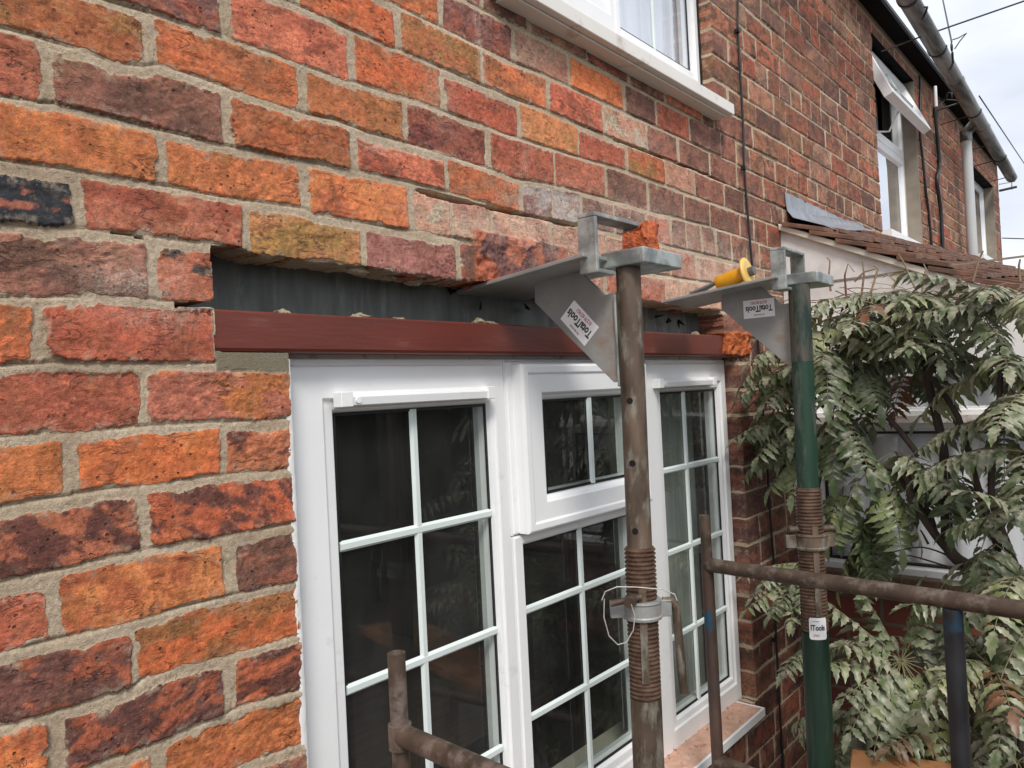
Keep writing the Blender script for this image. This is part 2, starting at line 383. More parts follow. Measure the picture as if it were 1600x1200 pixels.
    for k in range(-27, 19):      # struck joint: deepest right below each brick's lower edge
        i = None
    zk = np.floor(Z/HP+.0)
    # distance below the nearest bed line
    best = np.full(X.shape, 9.)
    for k in range(-20, 19):
        j0, j1 = np.searchsorted(zs, [k*HP-.04, k*HP+.03])
        if j1 <= j0: continue
        dd = bedz(k, xs)[:, None]-Z[:, j0:j1]; bb = best[:, j0:j1]; mm = (dd > -.001) & (dd < bb); bb[mm] = dd[mm]
    hm = hm-.0065*np.exp(-(best/.0030)**2)*np.clip(.55+.9*fbm(X, Z, 12, 50, 2), 0, 1)
    hm = np.where(patch > .5, .0005+.0012*fbm(X, Z, 25, 66, 3), hm)
    chip = np.clip(fbm(X, Z, 42, 97, 4, .6)-.16, 0, 1)*.030*near; sd = sd-np.where(sd > 0, chip*np.exp(-np.maximum(sd, 0)/.007), 0)
    e = sstep(-.0003, .0011, sd+near*.0010*fbm(X, Z, 150, 88, 3, .7))
    H = hm*(1-e)+(hgt+.0006)*e
    # cracks in the bed joints
    for pts, wd in CRACKS:
        q = [W(*p) for p in pts]; zx = np.interp(X, [a.x for a in q], [a.z for a in q])
        on = (X > q[0].x) & (X < q[-1].x)
        wv = wd*(.7+.5*fbm(X, Z*0, 14, 91, 3))*np.minimum(1, np.minimum(X-q[0].x, q[-1].x-X)/.05+.25)
        c = np.clip(1-np.abs(Z-zx-.002*fbm(X, Z*0, 20, 92, 3))/np.maximum(wv, 1e-5), 0, 1)
        H = np.where(on, H-.032*np.clip(c*2.2, 0, 1), H)
    # broken brick face standing over the first support plate, and a smashed end beside the lintel
    bx0, bx1 = W(738, 400).x, W(890, 400).x; zb0, zb1 = W(790, 440).z-.012, W(800, 370).z+.002
    ins = np.minimum(np.minimum(X-bx0, bx1-X), np.minimum(zb1+.35*(X-bx1)*0-Z, Z-zb0))+.006*fbm(X, Z, 30, 61, 3)
    br = sstep(0, .006, ins)
    ragged = (.013+.012*fbm(X, Z, 26, 62, 4, .6)-.010*np.abs(fbm(X, Z, 60, 63, 3)))*(1-.75*sstep(bx0+.55*(bx1-bx0), bx0+.65*(bx1-bx0), X))
    H = H*(1-br)+ragged*br
    bcol = np.array([.46, .12, .060])*(1-sstep(-.1, .2, fbm(X, Z, 22, 64, 4))[..., None])+np.array([.16, .06, .055])*sstep(-.1, .2, fbm(X, Z, 22, 64, 4))[..., None]
    col = col*(1-br[..., None])+bcol*br[..., None]; sd = np.where(br > .3, .02, sd)
    ex0, ex1 = W(1125, 535).x, W(1172, 535).x; ez0, ez1 = W(1150, 556).z, W(1150, 518).z
    ins = np.minimum(np.minimum(X-ex0, ex1-X), np.minimum(ez1-Z, Z-ez0))+.008*fbm(X, Z, 40, 65, 3)
    br = sstep(0, .005, ins)
    H = H*(1-br)+(.006+.012*fbm(X, Z, 45, 67, 4, .6))*br
    bcol = np.array([.72, .17, .045])[None, None]*(.75+.35*fbm(X, Z, 70, 68, 3))[..., None]
    col = col*(1-br[..., None])+bcol*br[..., None]; sd = np.where(br > .3, .02, sd)
    # lime streaks and efflorescence (stains with a shape of their own), painted sky sheen at near left, moss on the yellow bricks
    stain_sheen = np.zeros(X.shape)
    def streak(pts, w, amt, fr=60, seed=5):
        nonlocal stain_sheen
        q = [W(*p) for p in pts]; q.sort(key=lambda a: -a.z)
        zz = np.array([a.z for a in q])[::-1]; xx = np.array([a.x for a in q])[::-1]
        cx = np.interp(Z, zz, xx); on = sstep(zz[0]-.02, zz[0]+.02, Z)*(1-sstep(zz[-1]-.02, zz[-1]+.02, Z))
        stain_sheen = np.maximum(stain_sheen, amt*on*np.exp(-((X-cx+.004*fbm(X, Z, 40, seed, 2))/w)**2)*np.clip(.55+fbm(X*2, Z*.5, fr, seed, 4, .7)*1.2, 0, 1))
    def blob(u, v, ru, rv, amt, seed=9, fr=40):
        nonlocal stain_sheen
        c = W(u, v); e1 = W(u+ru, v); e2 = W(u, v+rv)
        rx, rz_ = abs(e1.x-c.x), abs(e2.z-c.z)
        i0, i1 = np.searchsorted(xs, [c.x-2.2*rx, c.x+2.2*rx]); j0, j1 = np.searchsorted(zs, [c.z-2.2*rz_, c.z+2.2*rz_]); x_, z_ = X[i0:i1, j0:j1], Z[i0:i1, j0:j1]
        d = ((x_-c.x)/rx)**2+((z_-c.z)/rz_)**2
        stain_sheen[i0:i1, j0:j1] = np.maximum(stain_sheen[i0:i1, j0:j1], amt*np.exp(-d*1.2)*np.clip(.6+fbm(x_, z_, fr, seed, 5, .7)*1.1, 0, 1))
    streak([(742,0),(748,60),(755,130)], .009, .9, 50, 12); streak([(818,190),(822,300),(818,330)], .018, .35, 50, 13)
    blob(588,228,26,12,.95,14,90); blob(205,440,85,34,.85,15,120); blob(240,490,75,26,.6,16,90); blob(280,430,30,40,.35,17)  # all but the first paint the sky's sheen into the near left bricks
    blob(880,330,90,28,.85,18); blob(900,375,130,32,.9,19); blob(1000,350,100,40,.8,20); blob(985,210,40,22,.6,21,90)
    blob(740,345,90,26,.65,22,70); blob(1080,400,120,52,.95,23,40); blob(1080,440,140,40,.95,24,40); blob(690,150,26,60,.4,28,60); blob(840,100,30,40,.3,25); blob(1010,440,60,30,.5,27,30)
    stain_sheen = np.where(sd > -.004, stain_sheen, stain_sheen*.4)
    moss = np.clip(sstep(.12, .45, fbm(X, Z, 13, 51, 5, .6))*(1-sstep(.45, .9, X))*sstep(.10, .28, Z-.02*X), 0, 1)*.28
    G = np.dstack([stain_sheen, moss, patch])
    # keep / drop faces
    xm, zm = (xs[:-1]+xs[1:])/2, (zs[:-1]+zs[1:])/2
    XM, ZM = np.meshgrid(xm, zm, indexing='ij')
    hole = in_open(XM, ZM)
    idx = np.arange(nx*nz).reshape(nx, nz)
    A, B, Cc, D = idx[:-1, :-1], idx[1:, :-1], idx[1:, 1:], idx[:-1, 1:]
    keep = ~hole
    quads = np.stack([A[keep], B[keep], Cc[keep], D[keep]], 1)
    # reveals: boundary edges between kept and dropped faces are carried 0.11 m back
    P = np.pad(keep, 1, constant_values=True)
    K = P[1:-1, 1:-1]
    ed = []
    lft = K & ~P[:-2, 1:-1]; rgt = K & ~P[2:, 1:-1]; dwn = K & ~P[1:-1, :-2]; upp = K & ~P[1:-1, 2:]
    for msk, a, b in ((lft, D, A), (rgt, B, Cc), (dwn, A, B), (upp, Cc, D)): ed.append(np.stack([a[msk], b[msk]], 1))
    ed = np.concatenate(ed)
    co = np.stack([X.ravel(), -H.ravel(), Z.ravel()], 1)
    ids = np.unique(np.concatenate([A[dwn], B[dwn]])); xx_, zz_ = co[ids, 0], co[ids, 2]
    tp_ = bedz(0, xx_)+.006*fbm(xx_, xx_*0, 30, 4, 5, .65); ok = (xx_ > CAV_L-.002) & (xx_ < CAV_R+.02) & (np.abs(zz_-tp_) < .008)
    co[ids[ok], 2] = tp_[ok]
    sdv = sd.ravel(); colv = col.reshape(-1, 3); Gv = G.reshape(-1, 3)
    # reveal strips have their own vertices (crisp arris), several steps deep
    uv_, inv = np.unique(ed.ravel(), return_inverse=True); inv = inv.reshape(-1, 2)
    rows = [co[uv_]]; depths = [0, .006, .03, .06, .11]
    allv = []; n0 = len(co); m = len(uv_)
    isup = (co[uv_, 0] > .5) & (co[uv_, 0] < 2.4) & (np.abs(co[uv_, 2]) < .04)
    for d in depths:
        c = co[uv_].copy(); c[:, 1] = np.maximum(c[:, 1], c[:, 1]*0+c[:, 1])+d
        if d > .003: c[:, 2] += .0060*fbm(c[:, 0], c[:, 1], 45, 7, 4, .6); c[:, 0] += .002*fbm(c[:, 2], c[:, 1], 45, 8, 3)
        allv.append(c)
    quads2 = []
    for r_ in range(len(depths)-1):
        a = n0+r_*m+inv[:, 0]; b = n0+r_*m+inv[:, 1]
        quads2.append(np.stack([b, a, a+m, b+m], 1))
    co = np.concatenate([co]+allv); nrep = len(depths)
    sdv = np.concatenate([sdv]+[np.maximum(sdv[uv_], -.02)]*nrep); colv = np.concatenate([colv]+[colv[uv_]]*nrep)
    gz = Gv[uv_].copy(); gz[:, 0] *= .3
    Gv = np.concatenate([Gv]+[gz]*nrep)
    Q = np.concatenate([quads]+quads2)
    # drop unused vertices
    used = np.zeros(len(co), bool); used[Q.ravel()] = True
    remap = np.cumsum(used)-1
    co = co[used]; Q = remap[Q]; sdv = sdv[used]; colv = colv[used]; Gv = Gv[used]
    me = bpy.data.meshes.new('wall'); me.vertices.add(len(co)); me.vertices.foreach_set('co', co.astype(np.float32).ravel())
    me.loops.add(len(Q)*4); me.loops.foreach_set('vertex_index', Q.astype(np.int32).ravel())
    me.polygons.add(len(Q)); me.polygons.foreach_set('loop_start', np.arange(0, len(Q)*4, 4, dtype=np.int32))
    me.polygons.foreach_set('use_smooth', np.ones(len(Q), bool))
    me.update(calc_edges=True)
    a = me.attributes.new('sd', 'FLOAT', 'POINT'); a.data.foreach_set('value', sdv.astype(np.float32))
    a = me.attributes.new('brickcol', 'FLOAT_COLOR', 'POINT'); a.data.foreach_set('color', np.concatenate([colv, np.ones((len(colv), 1))], 1).astype(np.float32).ravel())
    a = me.attributes.new('stain_sheen', 'FLOAT_COLOR', 'POINT'); a.data.foreach_set('color', np.concatenate([Gv, np.ones((len(Gv), 1))], 1).astype(np.float32).ravel())
    print('wall verts', len(co))
    return me
def js_cav(k): return CAV_L

def brick_material():
    m = bpy.data.materials.new('old_brickwork'); m.use_nodes = True; nt = m.node_tree; L = nt.links.new
    b = nt.nodes['Principled BSDF']; MATS['old_brickwork'] = m
    tc = N(nt, 'ShaderNodeTexCoord'); P = tc.outputs['Object']
    def noise(sc, det=5, ro=.6, dist=0, vec=None):
        n = N(nt, 'ShaderNodeTexNoise'); n.inputs['Scale'].default_value = sc; n.inputs['Detail'].default_value = det; n.inputs['Roughness'].default_value = ro
        n.inputs['Distortion'].default_value = dist; L(vec or P, n.inputs['Vector']); return n.outputs['Fac']
    def mrange(x, a, b_, c=0., d=1.):
        n = N(nt, 'ShaderNodeMapRange'); n.inputs[1].default_value = a; n.inputs[2].default_value = b_; n.inputs[3].default_value = c; n.inputs[4].default_value = d; L(x, n.inputs[0]); return n.outputs[0]
    def math_(op, a, b_=None):
        n = N(nt, 'ShaderNodeMath', operation=op)
        for i, v in enumerate((a, b_)):
            if v is None: continue
            if isinstance(v, (int, float)): n.inputs[i].default_value = v
            else: L(v, n.inputs[i])
        return n.outputs[0]
    def mix(f, a, b_, bt='MIX'):
        n = N(nt, 'ShaderNodeMix', data_type='RGBA', blend_type=bt)
        for s, v in (('Factor', f), ('A', a), ('B', b_)):
            if isinstance(v, (int, float)): n.inputs[s].default_value = v
            elif isinstance(v, tuple): n.inputs[s].default_value = v+(1,)
            else: L(v, n.inputs[s])
        return n.outputs['Result']
    def attr(n_): n = N(nt, 'ShaderNodeAttribute'); n.attribute_name = n_; return n
    sdv = attr('sd').outputs['Fac']; bc = attr('brickcol').outputs['Color']; st = attr('stain_sheen').outputs['Color']
    sp = N(nt, 'ShaderNodeSeparateColor'); L(st, sp.inputs[0]); stain_sheen, moss, patch = sp.outputs[0], sp.outputs[1], sp.outputs[2]
    n_edge = noise(170, 4, .65); n_fine = noise(900, 3, .6); n_mid = noise(120, 6, .7); n_lo = noise(9, 4, .6); n_gr = noise(420, 4, .7)
    e = math_('ADD', sdv, math_('MULTIPLY', math_('SUBTRACT', n_edge, .5), .0045))
    mask = mrange(e, -.0003, .0009)
    # brick colour with mottling and dark pits
    g = mrange(n_mid, .3, .7, .60, 1.38); c1 = mix(1., bc, mixv(nt, L, g), 'MULTIPLY')
    g2 = mrange(n_gr, .3, .7, .74, 1.24); c1 = mix(1., c1, mixv(nt, L, g2), 'MULTIPLY')
    vo = N(nt, 'ShaderNodeTexVoronoi'); vo.inputs['Scale'].default_value = 75; vo.inputs['Randomness'].default_value = 1; L(P, vo.inputs['Vector'])
    n_w = noise(14, 2)
    pit = math_('MULTIPLY', mrange(vo.outputs['Distance'], .12, .20, 1, 0), mrange(n_w, .50, .58))
    mp = N(nt, 'ShaderNodeMapping'); mp.inputs['Scale'].default_value = (.55, 1, 1.5); mp.inputs['Rotation'].default_value = (0, .35, 0); L(P, mp.inputs[0])
    ridge = noise(34, 5, .55, 1.2, mp.outputs[0])
    r_ = math_('ABSOLUTE', math_('SUBTRACT', ridge, .5)); crease = mrange(r_, 0, .026, 1, 0)
    cm = mrange(noise(17, 3, .6), .50, .62); crease = math_('MULTIPLY', crease, cm)
    dark = math_('MAXIMUM', math_('MULTIPLY', pit, .8), math_('MULTIPLY', crease, .55))
    c1 = mix(dark, c1, (.06, .03, .025))
    c1 = mix(math_('MULTIPLY', mrange(noise(16, 5, .65), .48, .66), .42), c1, mix(1., c1, (.62, .95, .75), 'MULTIPLY'))
    mp2 = N(nt, 'ShaderNodeMapping'); mp2.inputs['Scale'].default_value = (.10, 1, 1); mp2.inputs['Rotation'].default_value = (0, .06, 0); L(P, mp2.inputs[0])
    drag = mrange(noise(150, 4, .6, .4, mp2.outputs[0]), .3, .7, .84, 1.12); c1 = mix(1., c1, mixv(nt, L, drag), 'MULTIPLY')
    speck = mrange(noise(260, 2, .5), .70, .76); c1 = mix(math_('MULTIPLY', speck, .5), c1, (.60, .42, .28))
    dust = mrange(noise(55, 6, .75), .54, .74); c1 = mix(math_('MULTIPLY', dust, .34), c1, (.56, .33, .22))
    smear = math_('MULTIPLY', mrange(sdv, .001, .016, 1, 0), mrange(noise(38, 6, .7), .52, .64)); c1 = mix(math_('MULTIPLY', smear, .75), c1, (.50, .40, .29))
    # mortar
    cm_ = N(nt, 'ShaderNodeValToRGB'); el = cm_.color_ramp.elements; el[0].position = .28; el[0].color = (.39, .30, .20, 1); el[1].position = .62; el[1].color = (.77, .62, .445, 1)
    L(noise(150, 7, .75), cm_.inputs[0]); mc = cm_.outputs[0]
    grit = mrange(noise(480, 2, .5), .62, .68); mc = mix(math_('MULTIPLY', grit, .8), mc, (.60, .52, .42))
    gritd = mrange(noise(520, 2, .5), .30, .35, 1, 0); mc = mix(math_('MULTIPLY', gritd, .7), mc, (.09, .07, .05))
    mc = mix(mrange(n_lo, .35, .7, 0, .45), mc, (.36, .25, .165))
    mc = mix(math_('MULTIPLY', moss, .8), mc, (.30, .30, .08))
    mc = mix(math_('MULTIPLY', patch, .85), mc, (.21, .185, .125))
    c1 = mix(math_('MULTIPLY', moss, mrange(n_edge, .4, .6)), c1, (.30, .24, .035))
    rc = math_('ABSOLUTE', math_('SUBTRACT', noise(20, 5, .6, .8), .5)); crk = math_('MULTIPLY', mrange(rc, 0, .006, 1, 0), mrange(noise(6, 3, .5), .5, .58)); mc = mix(math_('MULTIPLY', crk, .8), mc, (.07, .055, .04))
    mc = mix(mrange(noise(5, 5, .6), .45, .65, 0, .5), mc, mix(1., mc, (.70, .66, .60), 'MULTIPLY'))
    pale_fac = math_('MULTIPLY', stain_sheen, mrange(noise(210, 5, .75), .35, .6))
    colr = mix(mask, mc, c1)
    colr = mix(pale_fac, colr, (.68, .545, .44))
    L(colr, b.inputs['Base Color'])
    L(mrange(n_mid, .3, .7, .62, .92), b.inputs['Roughness']); b.inputs['Specular IOR Level'].default_value = .35
    # bump
    hb = math_('ADD', math_('MULTIPLY', n_mid, .0034), math_('MULTIPLY', n_gr, .0011))
    hb = math_('SUBTRACT', hb, math_('MULTIPLY', dark, .0034))
    hm = math_('ADD', math_('MULTIPLY', n_gr, .0030), math_('MULTIPLY', n_fine, .0012))
    hm = math_('SUBTRACT', hm, math_('MULTIPLY', patch, 0.0))
    hh = mixf(nt, L, mask, hm, math_('ADD', hb, .0016))
    bp = N(nt, 'ShaderNodeBump'); bp.inputs['Strength'].default_value = 1; bp.inputs['Distance'].default_value = 1.0; L(hh, bp.inputs['Height']); L(bp.outputs[0], b.inputs['Normal'])
def mixv(nt, L, x):
    n = N(nt, 'ShaderNodeCombineColor')
    for i in range(3): L(x, n.inputs[i])
    return n.outputs[0]
def mixf(nt, L, f, a, b_):
    n = N(nt, 'ShaderNodeMix', data_type='FLOAT'); L(f, n.inputs['Factor']); L(a, n.inputs['A']); L(b_, n.inputs['B']); return n.outputs['Result']
brick_material()
terrace = empty('terrace_house', (0, 0, GZ))
tag(terrace, 'old red brick terrace with white windows and an open slot above the lower window', 'house')
def TP(o):            # parent to the terrace, keep world placement
    o.parent = terrace; o.matrix_parent_inverse = terrace.matrix_basis.inverted(); return o
terrace_inv = Matrix.Translation((0, 0, -GZ))
wall = bpy.data.objects.new('wall', build_wall()); C.objects.link(wall); wall.data.materials.append(MATS['old_brickwork'])
wall.parent = terrace; wall.matrix_parent_inverse = terrace_inv
# ------------------------------------------------------------------ materials of the fabric of the place
mat('white_upvc', (.88,.885,.88), rough=.32, var=.02, scale=9, col2=(.70,.66,.60), c2pos=(.62,.78), c2scale=14, bump=.15, bscale=60, spec=.5, rvar=.06)
mat('white_dusty', (.76,.72,.68), rough=.6, var=.06, scale=30, col2=(.52,.30,.22), c2pos=(.54,.66), c2scale=22, bump=.2, bscale=150)
mat('glazing_bar', (.70,.77,.74), rough=.35, var=.03, scale=12, rvar=.05)
mat('grey_upvc', (.27,.28,.27), rough=.45, var=.15, scale=12, col2=(.035,.035,.030), c2pos=(.46,.60), c2scale=4, stretch=(.35,3,3))
mat('pipe_grey', (.50,.52,.52), rough=.45, var=.06, scale=5, col2=(.30,.30,.28), c2pos=(.58,.8), c2scale=6, stretch=(4,4,.7))
mat('black_rubber', (.012,.012,.012), rough=.5, var=.1)
mat('black_cable', (.015,.015,.016), rough=.45, var=.2)
mat('mastic', (.78,.77,.74), rough=.7, var=.06, scale=60, bump=.6, bscale=90)
mat('red_steel', (.150,.032,.020), rough=.42, var=.14, scale=9, col2=(.21,.12,.095), c2pos=(.60,.76), c2scale=9, stretch=(.6,1,3), bump=.45, bscale=40, bdist=.001)
mat('membrane', (.115,.125,.115), rough=.55, var=.35, scale=10, col2=(.20,.22,.20), c2pos=(.55,.68), c2scale=9, stretch=(4,1,.7), bump=.5, bscale=12, bdist=.006)
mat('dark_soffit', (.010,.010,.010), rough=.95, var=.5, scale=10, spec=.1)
mat('dark_wood', (.05,.042,.035), rough=.8, var=.4, scale=14, stretch=(.4,3,3))
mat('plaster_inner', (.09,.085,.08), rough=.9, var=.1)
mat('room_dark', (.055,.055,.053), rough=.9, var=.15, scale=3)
mat('wood_brown', (.12,.070,.045), rough=.6, var=.3, scale=8, stretch=(.5,6,6))
mat('lead', (.28,.30,.33), rough=.5, metal=.3, var=.2, scale=22, col2=(.45,.47,.50), c2pos=(.54,.7), c2scale=26, stretch=(2.5,1,.35), bump=.3, bscale=30)
mat('cream_trim', (.72,.66,.56), rough=.5, var=.08, scale=10)
mat('white_render', (.86,.83,.80), rough=.7, var=.05, scale=5, col2=(.50,.46,.42), c2pos=(.5,.75), c2scale=3)
mat('tile_brown', (.18,.088,.055), rough=.75, var=.35, scale=26, col2=(.10,.055,.04), c2pos=(.48,.62), c2scale=16, bump=.5, bscale=60, stretch=(1,.7,1))
mat('slate', (.07,.072,.08), rough=.7, var=.2)
mat('reveal_render', (.27,.23,.18), rough=.9, var=.15, scale=15, bump=.4, bscale=80)
mat('curtain_white', (.82,.84,.87), rough=.9, var=.05, scale=4, stretch=(8,8,.6))
mat('curtain_grey', (.42,.43,.40), rough=.9, var=.12, scale=4, stretch=(8,8,.6))
mat('ground_paving', (.11,.10,.09), rough=.9, var=.2, scale=3, bump=.3, bscale=30)
glass_mat('window_glass', (.88,.91,.89), fsc=1.2)
glass_mat('clear_glass', (.98,.98,.98), fsc=.9, dust=.015)
glass_mat('sky_glass', (.97,.98,.99), fsc=2.6)
def brick_flat():
    m = bpy.data.materials.new('brick_flat'); m.use_nodes = True; nt = m.node_tree; L = nt.links.new; b = nt.nodes['Principled BSDF']
    tc = N(nt, 'ShaderNodeTexCoord'); mp = N(nt, 'ShaderNodeMapping'); mp.inputs['Rotation'].default_value = (rad(90), 0, rad(90)); L(tc.outputs['Object'], mp.inputs[0])
    # bricks laid in the y-z plane
    sx = N(nt, 'ShaderNodeSeparateXYZ'); L(tc.outputs['Object'], sx.inputs[0]); cx = N(nt, 'ShaderNodeCombineXYZ'); ad = N(nt, 'ShaderNodeMath', operation='ADD'); L(sx.outputs[0], ad.inputs[0]); L(sx.outputs[1], ad.inputs[1]); L(ad.outputs[0], cx.inputs[0]); L(sx.outputs[2], cx.inputs[1])
    br = N(nt, 'ShaderNodeTexBrick'); br.inputs['Scale'].default_value = 1; br.inputs['Brick Width'].default_value = .235; br.inputs['Row Height'].default_value = .085; br.inputs['Mortar Size'].default_value = .006
    br.inputs['Color1'].default_value = (.22,.06,.04,1); br.inputs['Color2'].default_value = (.13,.045,.035,1); br.inputs['Mortar'].default_value = (.16,.13,.10,1); L(cx.outputs[0], br.inputs[0])
    L(br.outputs[0], b.inputs['Base Color']); b.inputs['Roughness'].default_value = .85; MATS['brick_flat'] = m
brick_flat()

def child(o, parent, inv=None):
    o.parent = parent
    o.matrix_parent_inverse = inv if inv is not None else Matrix.Identity(4)
    return o
def part(mb, name, m, parent, bevel=0, seg=1, label=None):
    """a mesh modelled in world coordinates, parented to a thing whose empty stands elsewhere"""
    o = mb.build(name, m, None, bevel, seg); o.parent = parent; 
    if parent.type == 'EMPTY': o.matrix_parent_inverse = parent_inv(parent)
    if label: o['label'] = label
    return o
def parent_inv(e):
    return (Matrix.Translation(e.location) @ e.rotation_euler.to_matrix().to_4x4()).inverted()

def ring(mb, x0, x1, z0, z1, prof, wl=1, wr=1, wt=1, wb=1, axis='y', const=None):
    """mitred frame: prof = [(inset, depth)], insets scaled per side"""
    def P(x, d, z): return (x, d, z) if axis == 'y' else (d, x, z)
    rings = []
    for d, y in prof:
        rings.append([P(x0+d*wl, y, z0+d*wb), P(x1-d*wr, y, z0+d*wb), P(x1-d*wr, y, z1-d*wt), P(x0+d*wl, y, z1-d*wt)])
    vs = [v for r in rings for v in r]; fs = []
    for i in range(len(prof)-1):
        for k in range(4):
            a, b = i*4+k, i*4+(k+1) % 4; fs.append((a, b, b+4, a+4) if axis == 'y' else (b, a, a+4, b+4))
    mb.add(vs, fs)
# ------------------------------------------------------------------ ground-floor window
FY = .048
fx0, fx1 = OPEN_L+.010, OPEN_R-.006
fz1 = -.158; fz0 = W(1155, 1096, 'y', FY).z
g = lambda u, v: W(u, v, 'y', FY+.018)
LG = (g(524, 760).x, g(762, 760).x, (g(522,643).z+g(760,635).z)/2, -1.185)       # left glass x0,x1,ztop,zbot
CG = (g(814, 900).x, 1.805, (g(812,850).z+g(975,805).z)/2, -1.185)
VG = (g(834, 690).x, 1.80, (g(833,627).z+g(970,617).z)/2, (g(838,770).z+g(970,740).z)/2)
RG = (g(1029, 650).x, g(1119, 700).x, LG[2], g(1048,1122).z)
M1 = (LG[1]+CG[0])/2; M2 = 1.86
VS = (g(799,700).x, 1.845, fz1-.022, g(803,828).z)
mb = MB()
prof0 = [(0,.12),(0,FY),(.010,FY),(.012,FY-.004),(.060,FY-.004),(.064,FY+.002),(.078,FY+.004),(.085,FY+.020),(.085,.10)]
def light(mb, x0, x1, z0, z1, gl, prof=prof0):
    ring(mb, x0, x1, z0, z1, prof, (gl[0]-x0)/.085, (x1-gl[1])/.085, (z1-gl[2])/.085, (gl[3]-z0)/.085)
light(mb, fx0, M1, fz0, fz1, LG)
light(mb, M1+.0015, M2, fz0, VS[3]-.010, CG)
light(mb, M1+.0015, M2, VS[3]-.008, fz1, (VS[0]+.02, VS[1]-.02, VS[2]-.02, VS[3]+.02))
light(mb, M2+.0015, fx1, fz0, fz1, RG)
win = part(mb, 'casement_window', 'white_upvc', terrace, bevel=.0012, seg=2, label='white framed three light window with glazing bars')
def wsub(mb, name, m, bevel=0, parent=None, label=None):
    o = mb.build(name, m, None, bevel); o.parent = parent or win; o.matrix_parent_inverse = Matrix.Identity(4)
    o.matrix_parent_inverse = (parent or win).matrix_parent_inverse.inverted() if False else Matrix.Identity(4)
    if label: o['label'] = label
    return o
mb = MB(); ring(mb, VS[0]-.012, VS[1]+.012, VS[3]-.006, VS[2]+.010, [(0,FY-.004),(0,FY-.030),(.006,FY-.034),(.020,FY-.034),(.024,FY-.030),(.066,FY-.030),(.072,FY-.020),(.085,FY-.008),(.085,.09)],
     (VG[0]-VS[0]+.012)/.085, (VS[1]+.012-VG[1])/.085, (VS[2]+.01-VG[2])/.085, (VG[3]-VS[3]+.006)/.085)
wsub(mb, 'vent_sash', 'white_upvc', .001)
def pane_grid(gl, xs, zs, y, names=('pane', 'glazing_bar'), gm='window_glass', parent=None, w=.010):
    mb = MB(); mb.box((gl[0]-.005, y, gl[3]-.005), (gl[1]+.005, y+.020, gl[2]+.005)); wsub(mb, names[0], gm, parent=parent)
    mb = MB()
    for x in xs:
        mb.prism([(x-w, y-.002, gl[3]), (x-w*.5, y-.008, gl[3]), (x+w*.5, y-.008, gl[3]), (x+w, y-.002, gl[3])], (0, 0, gl[2]-gl[3]))
    for z in zs:
        mb.prism([(gl[0], y-.0025, z-w), (gl[0], y-.0088, z-w*.5), (gl[0], y-.0088, z+w*.5), (gl[0], y-.0025, z+w)], (gl[1]-gl[0], 0, 0))
    wsub(mb, names[1], 'glazing_bar', parent=parent)
    mb = MB(); ring(mb, gl[0], gl[1], gl[3], gl[2], [(-.002, y-.004), (.004, y-.004), (.004, y-.0005)]); wsub(mb, 'gasket', 'black_rubber', parent=parent)
zr = [g(528,853).z*.5+g(765,803).z*.5, g(536,1077).z*.5+g(770,988).z*.5]; zr.append(2*zr[1]-zr[0])
pane_grid(LG, [g(648,640).x*.5+g(665,1200).x*.5], zr, FY+.018)
pane_grid(CG, [g(900,835).x*.5+g(925,1200).x*.5], [g(816,956).z*.5+g(975,892).z*.5, g(823,1125).z*.5+g(977,1035).z*.5], FY+.018)
pane_grid(VG, [g(907,690).x], [], FY-.010)
pane_grid(RG, [g(1066,613).x*.5+g(1090,1100).x*.5], [g(1033,737).z*.5+g(1118,718).z*.5, g(1036,864).z*.5+g(1124,836).z*.5, g(1050,996).z*.5+g(1129,952).z*.5], FY+.018)
for (u0, u1, v) in ((532, 768, 618), (1028, 1116, 597)):
    a, b = W(u0, v, 'y', FY-.02), W(u1, v, 'y', FY-.02)
    mb = MB(); z = a.z*.5+b.z*.5
    mb.prism([(a.x, FY-.003, z-.013), (a.x, FY-.024, z-.012), (a.x, FY-.026, z+.004), (a.x, FY-.003, z+.014)], (b.x-a.x, 0, 0))
    mb.box((a.x-.004, FY-.028, z-.014), (a.x+.022, FY-.003, z+.013)); mb.tube([(a.x+.034, FY-.0235, z-.003), (a.x+.034, FY-.028, z-.003)], .0055, 12)
    mb.box((b.x-.018, FY-.028, z-.014), (b.x+.004, FY-.003, z+.013))
    wsub(mb, 'trickle_vent', 'white_upvc', .0012)
# mastic bead down the left reveal
mb = MB(); zz = np.arange(fz0-.02, fz1, .012); vs = []; fs = []
for i, z in enumerate(zz):
    n = .0018*math.sin(z*61)+.0016*math.sin(z*157+1)+.0012*math.sin(z*333)-.001
    vs += [(OPEN_L-.006+n*.7, .003, z), (OPEN_L+.002+n*.4, -.001+n*.2, z), (OPEN_L+.012, .018, z), (OPEN_L+.020, FY+.004, z), (OPEN_L-.004, .05, z)]
for i in range(len(zz)-1):
    for k in range(4): a = i*5+k; fs.append((a, a+1, a+6, a+5))
mb.add(vs, fs, True); wsub(mb, 'mastic_bead', 'mastic')
# packing strip over the head
mb = MB(); mb.box((fx0, FY+.006, fz1-.001), (fx1, .11, HEAD_Z+.016)); wsub(mb, 'head_packer', 'white_dusty')
